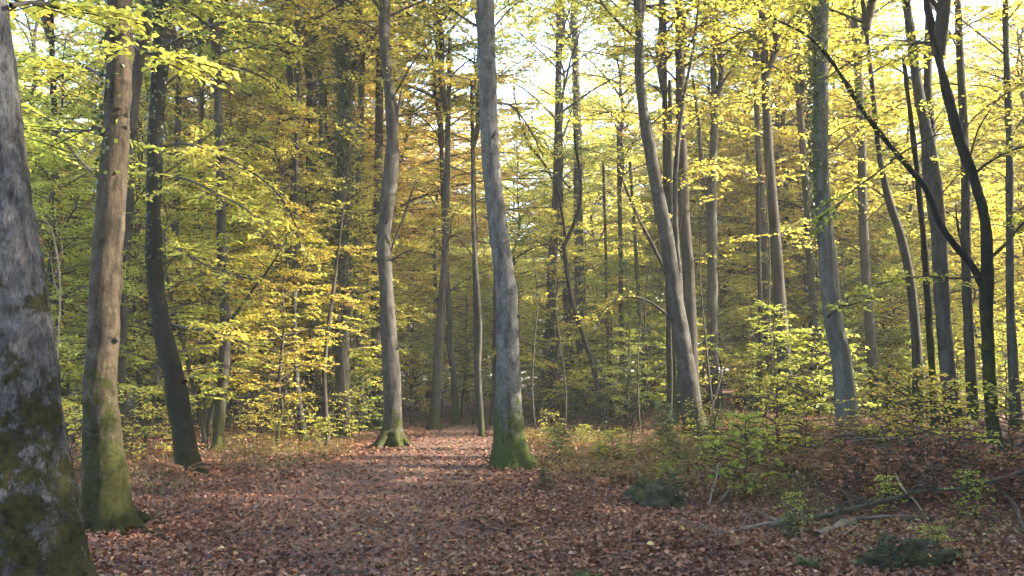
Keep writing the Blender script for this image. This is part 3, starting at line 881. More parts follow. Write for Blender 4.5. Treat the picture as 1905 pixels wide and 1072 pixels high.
t18, g18, Y18, C18 = forest_tree("smooth pale grey beech trunk leaning left with a bare foot, right of centre",
    [(1580, 800, 58), (1578, 785, 48), (1573, 730, 42), (1566, 660, 39), (1553, 600, 37), (1541, 500, 35), (1531, 400, 33), (1525, 300, 31), (1528, 150, 30), (1530, 0, 28)],
    M_BARK_BEECH, sides=48, n=150, H=12, crown=2, lumps=.006, flare=(.12, .12, 4))
pixel_limb(t18, g18, [(1540, 590, 7), (1560, 572, 6), (1590, 565, 5), (1622, 552, 3)], Y18 - .2, Y18 - 1.2, M_TWIG, leaves=True, leafmat=M_LEAF_GREEN, seed=51, t0=.2)
t20, g20, Y20, C20 = forest_tree("tall grey tree with a tight fork high up, left of the dark forked tree",
    [(1775, 800, 40), (1770, 740, 31), (1759, 620, 29), (1750, 500, 30), (1742, 420, 31), (1730, 320, 33), (1722, 250, 24), (1710, 180, 21), (1700, 90, 19), (1688, 0, 17)],
    M_BARK_GREY, sides=28, n=110, H=13, crown=1)
pixel_limb(t20, g20, [(1731, 320, 20), (1732, 250, 20), (1727, 170, 19), (1726, 80, 17), (1730, -20, 15), (1735, -150, 10)], Y20, Y20 + .5, M_BARK_GREY)
# dark forked tree at the right
t19, g19, Y19, C19 = forest_tree("dark mossy forked tree at the right with one long limb sweeping up to the left",
    [(1862, 862, 40.8), (1856, 830, 28.9), (1849, 770, 24.6), (1841, 690, 23.8), (1836, 610, 23.8), (1832, 540, 28.1), (1833, 470, 22.9), (1826, 400, 21.2), (1808, 330, 20.4), (1786, 265, 20.4), (1770, 200, 18.7), (1752, 120, 17.0), (1735, 40, 15.3), (1724, -20, 13.6)],
    M_BARK_DARK, sides=32, n=150, H=9, crown=0, flare=(.3, .15, 4))
pixel_limb(t19, g19, [(1826, 530, 17.0), (1806, 490, 15.3), (1775, 455, 14.4), (1748, 415, 13.6), (1730, 370, 12.8), (1716, 342, 12.8), (1680, 300, 11.9), (1645, 258, 11.0), (1612, 215, 11.0), (1580, 165, 10.2), (1540, 105, 8.5), (1500, 65, 6.8), (1440, 35, 4.2)],
           Y19, Y19 - 1.2, M_BARK_DARK, sides=14, leaves=True, leafmat=M_LEAF_GREEN, seed=61, t0=.45, leaf_step=.06)
pixel_limb(t19, g19, [(1655, 300, 5), (1700, 272, 5), (1735, 255, 4), (1760, 245, 3)], Y19 - .7, Y19 - .9, M_TWIG)
pixel_limb(t19, g19, [(1660, 300, 5), (1620, 330, 4), (1580, 360, 4), (1555, 390, 3), (1545, 415, 2)], Y19 - .7, Y19 - 1.2, M_TWIG, leaves=True, leafmat=M_LEAF_GREEN, seed=62, t0=.4)
pixel_limb(t19, g19, [(1798, 478, 7), (1786, 440, 6), (1780, 410, 5), (1778, 375, 3)], Y19, Y19 - .4, M_TWIG)
pixel_limb(t19, g19, [(1842, 480, 8), (1870, 455, 7), (1890, 430, 6), (1920, 400, 4)], Y19, Y19 - .5, M_TWIG, leaves=True, leafmat=M_LEAF_GREEN, seed=63, t0=.5)
pixel_limb(t19, g19, [(1812, 325, 8), (1835, 305, 7), (1870, 285, 5), (1910, 270, 4)], Y19, Y19 - .4, M_TWIG, leaves=True, leafmat=M_LEAF_MIX, seed=64, t0=.3)
pixel_limb(t19, g19, [(1765, 165, 9), (1748, 110, 8), (1732, 50, 7), (1725, -10, 6)], Y19, Y19 - .6, M_BARK_DARK)
pixel_limb(t19, g19, [(1820, 515, 5), (1770, 518, 5), (1715, 515, 4), (1650, 525, 4), (1600, 535, 2)], Y19 - .1, Y19 - 1.5, M_TWIG, leaves=True, leafmat=M_LEAF_GREEN, seed=65, t0=.3, leaf_step=.05)
ground_roots(t19, g19, [[(1868, 835, 22), (1885, 850, 20), (1910, 862, 18), (1940, 872, 10)]], M_MOSS)

# long leafy limbs of the left trees, crossing the left half of the picture
for (root, g, Y, pts, mt, sd, Y1_) in (
    (t3, g3, Y3, [(305, 272, 7), (345, 268, 6), (400, 285, 5), (465, 318, 5), (520, 365, 4), (550, 420, 3), (560, 465, 2)], M_LEAF_MIX, 71, -1.5),
    (t3, g3, Y3, [(303, 325, 6), (350, 335, 5), (400, 358, 4), (450, 385, 4), (500, 420, 2)], M_LEAF_MIX, 72, -2.0),
    (t3, g3, Y3, [(300, 440, 6), (340, 470, 5), (400, 500, 4), (470, 520, 3)], M_LEAF_MIX, 73, -1.0),
    (t3, g3, Y3, [(305, 600, 5), (350, 610, 5), (410, 620, 4), (470, 648, 2)], M_LEAF_GOLD, 74, -1.5),
    (t3, g3, Y3, [(305, 160, 7), (350, 130, 6), (420, 120, 5), (500, 150, 4), (560, 200, 3)], M_LEAF_GOLD, 75, 1.5),
    (t3, g3, Y3, [(300, 90, 7), (360, 60, 6), (430, 40, 5), (520, 45, 3)], M_LEAF_MIX, 76, -2.0),
    (t2, g2, Y2, [(190, 140, 8), (150, 125, 6), (105, 145, 5), (60, 165, 3)], M_LEAF_MIX, 77, 2.5),
    (t2, g2, Y2, [(186, 240, 7), (140, 245, 5), (80, 245, 4), (30, 240, 3)], M_LEAF_GREEN, 78, 2.0),
    (t2, g2, Y2, [(180, 330, 6), (150, 300, 5), (110, 255, 4), (70, 245, 3)], M_LEAF_GREEN, 79, 1.2),
    (t2, g2, Y2, [(225, 60, 8), (260, 95, 6), (310, 100, 5), (350, 108, 3)], M_LEAF_MIX, 80, -1.0),
    (t2b, g2b, Y2b, [(236, 400, 5), (280, 340, 4), (340, 300, 3), (400, 240, 3)], M_LEAF_MIX, 81, -1.0),
    (t1, g1, Y1, [(20, 10, 12), (70, 5, 9), (130, 12, 7), (190, 20, 4)], M_LEAF_MIX, 82, 2.0),
    (t5, g5, Y5, [(630, 40, 8), (600, 18, 7), (560, 5, 5), (520, -10, 4)], M_LEAF_GOLD, 83, -1.0),
    (t6, g6, Y6, [(735, 150, 6), (790, 130, 5), (840, 140, 4), (880, 150, 3)], M_LEAF_GOLD, 84, 2.5),
    (t15, g15, Y15, [(1190, 80, 8), (1160, 50, 7), (1130, 20, 5), (1110, -10, 4)], M_LEAF_MIX, 85, -1.0),
    (t7, g7, Y7, [(922, 190, 6), (955, 200, 5), (985, 240, 4), (1010, 290, 2)], M_LEAF_GOLD, 86, 2.0),
):
    pixel_limb(root, g, pts, Y, Y + Y1_, M_TWIG, leaves=True, leafmat=mt, seed=sd, t0=.12, twig_len=.85, leaf_step=.05, leaf=.08, twig_step=.13)


# ivy on the straight trunk
def ivy(root, C, g, z0, z1, count, seed, side=None, spread=.10, leaf=.06):
    rng = np.random.default_rng(seed)
    z = z0 + (z1 - z0) * rng.uniform(0, 1, count) ** .7
    c = np.column_stack([np.interp(z + g[2], C[:, 2], C[:, i]) for i in (0, 1)])
    r = np.interp(z + g[2], C[:, 2], C[:, 3])
    th = rng.uniform(0, 2 * math.pi, count) if side is None else rng.normal(side, .7, count)
    out = np.stack([np.cos(th), np.sin(th), np.zeros(count)], -1)
    P = np.column_stack([c, z + g[2]]) + out * (r + np.abs(rng.normal(0, spread, count)))[:, None] - g
    ax = rng.normal(0, .6, (count, 3)) - UP * .6
    V, F = leaf_mesh(P, ax, out + rng.normal(0, .45, (count, 3)), leaf * rng.uniform(.6, 1.3, count), width=.85, near=False)
    tag(link("ivy", mesh_np("ivy", V, [F], M_LEAF_IVY), root), kind='stuff')


ivy(t5, C5, g5, 2.2, 11.5, 9000, 5)
ivy(t18, C18, g18, 3.8, 9.5, 2600, 6, side=math.pi, spread=.09)
ivy(t3, C3, g3, 2.3, 9.0, 800, 8, spread=.07, leaf=.05)
ivy(t2, C2, g2, 3.3, 8.0, 500, 9, side=math.pi * 1.1, spread=.04)

# ------------------------------------------------------------------ understorey trees (shared meshes)
YOUNG = []
for k, (H, first, nl, sp, mt, nm) in enumerate((
        (7.5, 1.0, 44, 2.6, M_LEAF_MIX, "yellow-green"), (6.0, .7, 38, 2.4, M_LEAF_GREEN, "greenish"), (8.5, 1.6, 46, 2.7, M_LEAF_MIX, "yellow-green"),
        (7.0, 1.2, 40, 2.5, M_LEAF_GOLD, "golden"), (5.0, .5, 36, 2.1, M_LEAF_GREEN, "greenish"), (9.5, 2.4, 44, 2.9, M_LEAF_GOLD, "golden"), (9.0, 3.2, 34, 2.9, M_LEAF_ORANGE, "orange"))):
    YOUNG.append((make_young(H, first, nl, sp, 300 + k, mt), nm))


def young_root(k):
    (tr, br, fo), nm = YOUNG[k]
    root = bpy.data.objects.new("young_beech", None)
    root.empty_display_size = .2
    COL.objects.link(root)
    root['category'] = 'tree'
    kids = [link("trunk", tr, root), tag(link("branchwork", br, root), kind='stuff'), tag(link("foliage", fo, root), kind='stuff')]
    KIDS[root.name] = kids
    return root


MARKS = [(20, "thick foreground trunk"), (205, "tan sunlit trunk"), (305, "leaning black trunk"), (413, "side-limbed grey trunk"),
         (637, "ivy covered trunk"), (722, "bent grey trunk"), (825, "path-end pale trunk"), (940, "mossy-footed middle trunk"), (1075, "black curving tree"),
         (1255, "big forked tree"), (1325, "narrow forked tree"), (1450, "dark leaning trunk"), (1550, "smooth pale beech"), (1745, "tight-forked tall tree"), (1838, "dark forked tree")]


def where(x, y):
    px = W_PX / 2 + x / y * F_PX
    m = min(MARKS, key=lambda q: abs(q[0] - px))
    d = px - m[0]
    side = "right behind" if abs(d) < 14 else ("left of" if d < 0 else "right of")
    if 14 <= abs(d) < 45: side = "just " + side
    return side + " the " + m[1]


YOUNG_ROOTS = {}


def put_young(k, x, y, sc, label, group, sz=1.0):
    loc = (x, y, hz(x, y)); rz = RNG.uniform(0, 6.28)
    if k not in YOUNG_ROOTS:
        r = young_root(k)
        YOUNG_ROOTS[k] = r
        r.location = loc; r.rotation_euler = (0, 0, rz); r.scale = (sc, sc, sc * sz)
        r['label'] = label; r['group'] = group
        return r
    return copy_thing(YOUNG_ROOTS[k], loc, rz, sc, label, group, sz)


def scatter(n, xr, yr, ks, sc, label, group, mind=1.6, pxlim=None, seed=0):
    rng = np.random.default_rng(seed)
    done = []
    tries = 0
    while len(done) < n and tries < n * 60:
        tries += 1
        y = rng.uniform(*yr)
        px = rng.uniform(*pxlim) if pxlim else None
        x = (px - W_PX / 2) / F_PX * y if pxlim else rng.uniform(*xr)
        if abs(x - float(path_x(y))) < float(path_w(y)) + 1.2 and y < 33:
            continue
        if any((x - a) ** 2 + (y - b) ** 2 < mind ** 2 for a, b in done):
            continue
        if any((x - a) ** 2 + (y - b) ** 2 < .6 ** 2 for a, b, _, _ in TRUNKS):
            continue
        done.append((x, y))
        k = int(rng.choice(ks))
        q = rng.uniform(*sc)
        size = "tall" if q > sc[0] + .6 * (sc[1] - sc[0]) else ("low" if q < sc[0] + .25 * (sc[1] - sc[0]) else "young")
        put_young(k, x, y, q, size + " " + YOUNG[k][1] + " tree " + label + " " + where(x, y), group)


scatter(13, None, (16.5, 24), [0, 1, 2, 3], (.85, 1.25), "in the near thicket", "young trees in the thicket left of the path", pxlim=(-80, 290), seed=1)
scatter(10, None, (21, 25), [0, 1, 2, 3], (.8, 1.15), "in the near thicket", "young trees in the thicket left of the path", pxlim=(290, 540), seed=31)
scatter(9, None, (25, 31), [0, 2, 1, 3], (.8, 1.15), "in the second row", "young trees behind the ivy covered trunk", pxlim=(420, 690), seed=2)
scatter(11, None, (25, 38), [0, 1, 2, 3, 5], (.9, 1.5), "deep in the wood", "young trees deep in the wood on the left", pxlim=(-150, 560), seed=3)
scatter(5, None, (33, 41), [0, 1, 2], (.5, .85), "beyond the path end", "young trees beyond the path end", pxlim=(640, 1000), seed=4)
scatter(7, None, (20, 28), [1, 4], (.4, .6), "standing low in front", "small trees in front on the right", pxlim=(1010, 1950), seed=35)
scatter(8, None, (29, 36), [0, 1, 4, 2], (.65, 1.15), "in the nearer rows", "young trees among the trunks right of the middle", pxlim=(1000, 1500), seed=5)
scatter(14, None, (28, 36), [0, 1, 4, 3], (.7, 1.15), "in the nearer rows", "young trees behind the right hand trunks", pxlim=(1480, 2000), seed=6)
scatter(8, None, (33, 43), [0, 1, 2, 3, 5], (.8, 1.4), "deep in the wood", "young trees deep in the wood on the right", pxlim=(980, 2050), seed=7)
scatter(8, None, (36, 48), [5, 0, 2], (1.7, 2.2), "rising high deep in the wood", "high leafy trees on the right", pxlim=(960, 1400), seed=21)
scatter(14, None, (32, 47), [5, 0, 2], (1.6, 2.2), "rising high deep in the wood", "high leafy trees on the right", pxlim=(1400, 2000), seed=22)
scatter(5, None, (28, 40), [5, 3, 2], (1.5, 1.9), "rising high deep in the wood", "high leafy trees on the left", pxlim=(200, 660), seed=23)
scatter(6, None, (36, 47), [6, 6, 5], (1.7, 2.1), "rising high beyond the path end", "high golden trees beyond the path end", pxlim=(430, 820), seed=24)
scatter(4, None, (28, 36), [6], (1.7, 2.0), "rising high in the second row", "high golden trees behind the ivy covered trunk", pxlim=(380, 700), seed=25)
scatter(26, None, (50, 60), [0, 3, 2, 1], (1.2, 1.8), "across the clearing", "trees across the clearing", pxlim=(560, 1150), mind=2.2, seed=9)
scatter(34, None, (52, 61), [0, 3, 2, 1], (1.0, 1.5), "across the clearing", "trees across the clearing", pxlim=(-150, 2050), mind=2.2, seed=10)
scatter(62, None, (58, 82), [0, 2, 3, 5, 6], (2.2, 2.9), "towering at the far edge", "highest trees beyond the clearing", pxlim=(-150, 2050), mind=3.4, seed=14)
scatter(44, None, (62, 95), [0, 2, 3, 5], (1.5, 2.2), "at the far edge", "sunlit trees beyond the clearing", pxlim=(-200, 2100), mind=2.4, seed=8)

# tall trees of the deeper wood: bare trunk and high crown
far_protos = []


def far_tree_root(seed):
    rng = np.random.default_rng(seed)
    H = rng.uniform(10, 12)
    n = 30
    P = catmull(np.column_stack([np.cumsum(rng.normal(0, .12, 7)), np.cumsum(rng.normal(0, .12, 7)), np.linspace(-.2, H, 7)]), n)
    P[:, :2] -= P[1, :2]
    r0 = rng.uniform(.15, .22)
    V, F, cap = tube(P, np.linspace(r0, r0 * .6, n) * (1 + .5 * np.exp(-np.linspace(0, H, n) / .4)), 12, .008, seed)
    pa = Parts(); pa.add(V, F, cap)
    root = bpy.data.objects.new("tall_tree", None)
    COL.objects.link(root)
    root['category'] = 'tree'
    kids = [link("trunk", pa.mesh("trunk", [M_BARK_MID, M_BARK_GREY, M_BARK_BEECH, M_BARK_MID][seed % 4], True), root)]
    b, f = CROWNS[seed % 4]
    for nm, me in (("branchwork", b), ("foliage", f)):
        o = link(nm, me, root, tuple(P[-6])); o['kind'] = 'stuff'; kids.append(o)
    KIDS[root.name] = kids
    return root


FAR = {}


def put_tall(k, x, y, sc, label, group):
    loc = (x, y, hz(x, y)); rz = RNG.uniform(0, 6.28)
    if k not in FAR:
        FAR[k] = r = far_tree_root(200 + k)
        r.location = loc; r.rotation_euler = (0, 0, rz); r.scale = (sc,) * 3
        r['label'] = label; r['group'] = group
        return r
    return copy_thing(FAR[k], loc, rz, sc, label, group)


def scatter_tall(n, yr, pxlim, sc, label, group, mind, seed):
    rng = np.random.default_rng(seed)
    done = []; tries = 0
    while len(done) < n and tries < n * 60:
        tries += 1
        y = rng.uniform(*yr); x = (rng.uniform(*pxlim) - W_PX / 2) / F_PX * y
        if abs(x - float(path_x(y))) < 1.8 and y < 33: continue
        if any((x - a) ** 2 + (y - b) ** 2 < mind ** 2 for a, b in done): continue
        if any((x - a) ** 2 + (y - b) ** 2 < 1 for a, b, _, _ in TRUNKS): continue
        done.append((x, y))
        k = int(rng.integers(0, 4))
        put_tall(k, x, y, rng.uniform(*sc), ["brown", "grey", "pale", "dark brown"][k] + " trunk " + label + " " + where(x, y), group)


scatter_tall(6, (30, 44), (-100, 620), (.85, 1.15), "under a high crown far back", "tall trees deep in the wood on the left", 2.6, 11)
scatter_tall(5, (30, 44), (1300, 2000), (.8, 1.1), "under a high crown far back", "tall trees deep in the wood on the right", 2.6, 12)
scatter_tall(34, (62, 90), (-200, 2100), (1.0, 1.4), "beyond the clearing", "tall trees beyond the clearing", 4, 13)

# unseen trees added right of and behind the camera to shade the foreground
def in_gap(x, y, top, rad):  # keeps sun gaps open towards the tan trunk and the path
    for (px_, py_, z_, wide) in ((-4.45, 9.9, 3.0, 1.0), (-2.0, 18.6, 0.0, 1.5)):
        d = np.array([SUN_DIR.x, SUN_DIR.y]); L = np.linalg.norm(d); d = d / L
        v = np.array([x - px_, y - py_])
        t = float(v @ d)
        if t > 0 and abs(v[0] * d[1] - v[1] * d[0]) < rad * wide and z_ + t * SUN_DIR.z / L < top + rad * .5:
            return True
    return False


SHADE = [(8.4, 5.6), (8.9, 8.6), (9, 4), (12, 9), (14, 1), (17, 6), (20, 12), (8, -3), (13, -6), (19, -3), (24, 4), (27, 11), (30, -2), (26, -9),
         (18, -13), (10, -12), (33, 7), (3, -8), (5, -15), (36, -6), (21, 16), (30, 15), (-5, -5), (-10, 2), (-12, -6)]
for i, (x, y) in enumerate(SHADE):
    if i > 1 and in_gap(x, y, 20, 2.3): continue
    put_tall(i % 4, x, y, 1.0 + .12 * (i % 3), "unseen tall tree added for shade beside or behind the viewpoint", "tall shade trees added around the viewpoint")
rs_ = np.random.default_rng(77)
row = []  # young trees added out of frame, thickening the shade on the foreground
for _ in range(8000):
    if len(row) >= 84: break
    y = rs_.uniform(-9, 19); x = rs_.uniform(.6 * max(y, 0) + 5.8, 30)
    if not in_gap(x, y, 10.5, 1.4) and all((x - a) ** 2 + (y - b) ** 2 > 2.1 ** 2 for a, b in row):
        row.append((x, y))
        put_young([0, 2, 5, 1][len(row) % 4], x, y, rs_.uniform(1.15, 1.55), "unseen young leafy tree added for shade right of the viewpoint", "young shade trees added right of the viewpoint")

# ------------------------------------------------------------------ leaf litter
def litter(n, ylo, yhi, near, seed, size=.05):
    rng = np.random.default_rng(seed)
    u = rng.uniform(size=n)
    y = ylo * (yhi / ylo) ** (u ** .8)
    x = rng.uniform(-1, 1, n) * (y * .64 + 1.2)
    tx = np.abs(x - path_x(y)) / path_w(y)
    keep = (rng.uniform(size=n) < .72 + .28 * sstep(.15, .75, tx))
    x, y = x[keep], y[keep]
    n = len(x)
    z = height(x, y) + .012 + np.abs(rng.normal(0, .014, n))
    az = rng.uniform(0, 6.28, n)
    ax = np.stack([np.cos(az), np.sin(az), rng.normal(0, .38, n)], -1)
    nn = UP + rng.normal(0, .6, (n, 3)) * np.array([1, 1, .2])
    return leaf_mesh(np.stack([x, y, z], -1), ax, nn, size * rng.uniform(.45, 1.4, n), width=.66, fold=.22, near=near)


pa = Parts()
pa.add(*litter(120000, 3.2, 13, True, 1))
pa.add(*litter(110000, 12.5, 42, False, 2, .075))
tag(link("leaf_litter", pa.mesh("leaf_litter", M_LITTER)), "brown fallen leaves covering the forest floor and the path", "leaf litter", kind='stuff')

# single leaves lying loose in the foreground: parts of the forest floor
LOOSE = []
for k, stops in enumerate(([(0, (.26, .18, .08)), (1, (.40, .31, .12))], [(0, (.11, .042, .02)), (1, (.21, .085, .036))], [(0, (.14, .08, .055)), (1, (.24, .16, .125))])):
    mt = leaf_mat("loose_leaf_" + ("straw", "rust", "faded")[k], stops, trans=.12, rough=.4)
    V, F = leaf_mesh(np.zeros((1, 3)), np.array([[1.0, 0, .1]]), np.array([[0, .1, 1.0]]), np.array([.07]), width=.68, fold=.28)
    LOOSE.append(mesh_np("fallen_leaf", V, [F], mt))
rl = np.random.default_rng(5)
for i in range(290):
    y = 5.3 + 5.5 * rl.uniform() ** 1.6
    x = rl.uniform(-.62, .6) * y
    o = link("fallen_leaf", LOOSE[int(rl.choice(3, p=[.12, .6, .28]))], floor)
    o.location = (x, y, hz(x, y) + .035 + rl.uniform(0, .015))
    o.rotation_euler = (rl.normal(0, .3), rl.normal(0, .3), rl.uniform(0, 6.28))
    q = rl.uniform(.75, 1.25); o.scale = (q, q, q)

# ------------------------------------------------------------------ low plants
# verge plants: grasses and herbs nobody could count
def verge(n, poly_px, seed, hgt, mat, width, lean):
    rng = np.random.default_rng(seed)
    P = []
    (x0, y0, x1, y1) = poly_px
    c = rng.uniform(size=(40, 2)) * [x1 - x0, y1 - y0] + [x0, y0]
    lo = ground_at((x0 + x1) / 2, y1)[1]; hi = ground_at((x0 + x1) / 2, y0)[1]
    cy = rng.uniform(lo, hi, 46); cx = (rng.uniform(x0, x1, 46) - W_PX / 2) / F_PX * cy
    j = rng.integers(0, 46, n)
    x = cx[j] + rng.normal(0, .35, n); y = cy[j] + rng.normal(0, .35, n)
    ok = np.abs(x - path_x(y)) > path_w(y) * .9
    x, y = x[ok], y[ok]; n = len(x)
    az = rng.uniform(0, 6.28, n)
    ax = np.stack([np.cos(az) * lean, np.sin(az) * lean, np.ones(n)], -1) + rng.normal(0, .15, (n, 3))
    nn = np.stack([np.cos(az), np.sin(az), -.3 * np.ones(n)], -1)
    z = height(x, y)
    base = np.stack([x, y, z], -1)
    return base, ax, nn, hgt * rng.uniform(.4, 1.3, n)


pa = Parts()
for bx, n, sd, h in (((960, 800, 1420, 905), 1500, 1, .2), ((380, 830, 640, 875), 1500, 2, .17), ((1380, 850, 1560, 960), 900, 3, .2), ((60, 840, 330, 930), 1000, 4, .2)):
    b, ax, nn, L = verge(n, bx, sd, h, None, .05, .5)
    pa.add(*leaf_mesh(b, ax, nn, L, width=.045, fold=0, near=False))
tag(link("verge_grass", pa.mesh("verge_grass", M_GRASS)), "thin straw and green grass along the edges of the path", "grass", kind='stuff')
pa = Parts()
for bx, n, sd, h in (((955, 790, 1440, 905), 15000, 11, .26), ((430, 815, 660, 850), 3000, 12, .16), ((1250, 800, 1700, 930), 8000, 14, .3), ((1440, 960, 1900, 1060), 1200, 15, .1)):
    b, ax, nn, L = verge(n, bx, sd, h, None, .05, .5)
    b = b + nrm(ax) * L[:, None]
    rg = np.random.default_rng(sd)
    pa.add(*leaf_mesh(b, rg.normal(0, 1, b.shape) * [1, 1, .3], UP + rg.normal(0, .4, b.shape), rg.uniform(.03, .065, len(b)), width=.7, near=False))
tag(link("verge_herbs", pa.mesh("verge_herbs", M_HERB)), "low green herbs and brambles on the verge right of the path", "ground cover", kind='stuff')


def bracken(seed, mat, nf=8, L=.75):
    rng = np.random.default_rng(seed)
    polys = []
    az = rng.uniform(0, 6.28)
    A, B, P, AX, NN, S = [], [], [], [], [], []
    for i in range(nf):
        az += 2.4 + rng.normal(0, .3)
        lp = limb_poly(np.zeros(3), az, L * rng.uniform(.7, 1.2), rng.uniform(.9, 1.4), rng.uniform(-.9, -.2), rng, 9)
        A.append(lp[:-1]); B.append(lp[1:])
        t = np.linspace(.25, 1, 22)
        q = np.column_stack([np.interp(t, np.linspace(0, 1, 9), lp[:, k]) for k in range(3)])
        d = nrm(np.gradient(q, axis=0)); h = nrm(np.cross(d, UP))
        for sg in (-1, 1):
            P.append(q); AX.append(h * sg + d * .45 + rng.normal(0, .15, q.shape) - UP * .25); NN.append(np.cross(d, h) * -1 + rng.normal(0, .3, q.shape)); S.append(.20 * L * (1.15 - t) * rng.uniform(.7, 1.2, len(t)) + .02)
    pa = Parts()
    pa.add(*leaf_mesh(np.vstack(P), np.vstack(AX), np.vstack(NN), np.concatenate(S), width=.32, near=False))
    st = segs(np.vstack(A), np.vstack(B), np.full(len(np.vstack(A)), .005), np.full(len(np.vstack(A)), .004), 3)
    return mesh_np("stalks", st[0], [st[1]], M_TWIG), pa.mesh("fronds", mat)


SMALL = {}


def small_kind(key, name, cat, meshes):
    """meshes: list of (part name, mesh, stuff?)"""
    SMALL[key] = (name, cat, meshes)


def put_small(key, x, y, sc, label, group=None, rz=None, dz=0.0):
    name, cat, meshes = SMALL[key]
    root = thing(name, label, cat, (x, y, hz(x, y) + dz), group, RNG.uniform(0, 6.28) if rz is None else rz, sc)
    for pn, me in meshes:
        o = link(pn, me, root)
        if pn in ("foliage", "fronds", "branchwork", "stalks"): o['kind'] = 'stuff'
    return root


for k in range(3):
    small_kind("fern%d" % k, "bracken_plant", "fern", list(zip(("stalks", "fronds"), bracken(600 + k, M_FERN))))
small_kind("fern_green", "fern_plant", "fern", list(zip(("stalks", "fronds"), bracken(610, M_LEAF_HOLLY, 9, .7))))
for k in range(2):
    small_kind("seed%d" % k, "beech_seedling", "seedling", list(zip(("stem", "branchwork", "foliage"), make_young(.75, .06, 20, .5, 620 + k, M_LEAF_BROWN, leaf=.075, leaf_step=.06, r0=.008))))
small_kind("shrub_lime", "leafy_shrub", "shrub", list(zip(("stem", "branchwork", "foliage"), make_young(1.15, .15, 24, .62, 631, M_LEAF_GREEN, leaf=.10, leaf_step=.075, r0=.01))))
small_kind("shrub_mix", "leafy_shrub", "shrub", list(zip(("stem", "branchwork", "foliage"), make_young(1.7, .25, 24, 1.1, 632, M_LEAF_MIX, leaf=.08, leaf_step=.06, r0=.012))))
small_kind("shrub_green", "leafy_shrub", "shrub", list(zip(("stem", "branchwork", "foliage"), make_young(1.6, .15, 26, 1.2, 636, M_LEAF_GREEN, leaf=.085, leaf_step=.06, r0=.012))))
small_kind("shrub_gold", "leafy_shrub", "shrub", list(zip(("stem", "branchwork", "foliage"), make_young(1.4, .3, 18, 1.1, 633, M_LEAF_GOLD, leaf=.08, leaf_step=.06, r0=.012))))
small_kind("holly", "dark_shrub", "shrub", list(zip(("stem", "branchwork", "foliage"), make_young(1.3, .08, 40, .75, 634, M_LEAF_HOLLY, leaf=.07, leaf_step=.045, r0=.014))))


def gp(px, py):
    p = ground_at(px, py)
    return float(p[0]), float(p[1])


for key, px, py, sc, lab in (
        ("shrub_lime", 1392, 925, .95, "lime green shrub with big round leaves beside the dark stump"),
        ("shrub_lime", 1335, 900, .6, "small lime shrub just left of the big leaved one"),
        ("shrub_mix", 1440, 862, .8, "yellow-green shrub behind the big leaved lime shrub"),
        ("shrub_mix", 1300, 845, .55, "low yellow shrub at the foot of the big forked grey tree"),
        ("shrub_mix", 1505, 860, .7, "sparse yellow shrub left of the smooth pale beech foot"),
        ("shrub_gold", 1700, 850, .95, "yellow shrub with level sprays between the smooth beech and the dark forked tree"),
        ("shrub_gold", 1770, 845, .8, "golden shrub close left of the dark forked tree's foot"),
        ("shrub_mix", 1660, 845, .8, "yellow-green shrub just right of the smooth pale beech foot"),
        ("shrub_mix", 1880, 900, .8, "yellow shrub right of the dark forked tree"),
        ("shrub_lime", 1650, 960, .4, "small lime sprig by the fallen branch at the right"),
        ("shrub_lime", 1810, 965, .45, "pale green sprig at the right end of the fallen branch"),
        ("shrub_lime", 1480, 990, .35, "tiny green sprig left of the fallen branch"),
        ("shrub_mix", 640, 822, .75, "green leafy shrub at the foot of the ivy covered trunk"),
        ("shrub_lime", 600, 832, .6, "low bright green shrub on the left path edge"),
        ("shrub_mix", 560, 828, .7, "low yellow-green shrub among stems left of the path"),
        ("shrub_gold", 480, 838, .7, "low golden shrub on the left path edge"),
        ("shrub_mix", 250, 880, .8, "yellow shrub between the tan and the almost black trunks"),
        ("shrub_gold", 285, 862, .7, "golden shrub close left of the almost black trunk's foot"),
        ("shrub_gold", 130, 900, .8, "golden brown shrub left of the tan trunk"),
        ("holly", 1010, 790, 1.0, "dark evergreen shrub right of the mossy foot of the middle trunk"),
        ("holly", 1065, 785, .9, "dark evergreen shrub behind the thin black curving tree"),
        ("holly", 1120, 805, .8, "dark evergreen shrub around the foot of the thin black curving tree"),
        ("holly", 1175, 800, .7, "dark low shrub left of the big forked grey tree"),
        ("holly", 1235, 812, .6, "dark low shrub touching the foot of the big forked grey tree"),
        ("holly", 1040, 860, .45, "thin dark shrub on the verge right of the middle trunk"),
        ("holly", 1015, 912, .22, "small dark tuft at the edge of the path litter"),
        ("holly", 1540, 770, .8, "dark shrub left behind the smooth pale beech"),
        ("holly", 1470, 1005, .2, "tiny dark tuft near the fallen branches"),
        ("holly", 1195, 938, .26, "dark tuft at the left side of the dark mossy stump"),
        ("holly", 1258, 935, .3, "dark tuft at the right side of the dark mossy stump"),
        ("shrub_green", 1240, 915, .25, "small green bramble rising behind the dark mossy stump"),
        ("holly", 1650, 1062, .22, "dark tuft at the left side of the bright mossy stump"),
        ("shrub_green", 1735, 1050, .2, "small green sprig right of the bright mossy stump"),
        ("fern_green", 1620, 835, .9, "green fern spreading beside the smooth pale beech foot"),
        ("fern_green", 1680, 832, .8, "green fern behind the yellow shrub"),
        ("fern_green", 1500, 1062, .35, "small green fern tuft at the bottom right")):
    x, y = gp(px, py)
    put_small(key, x, y, sc, lab)

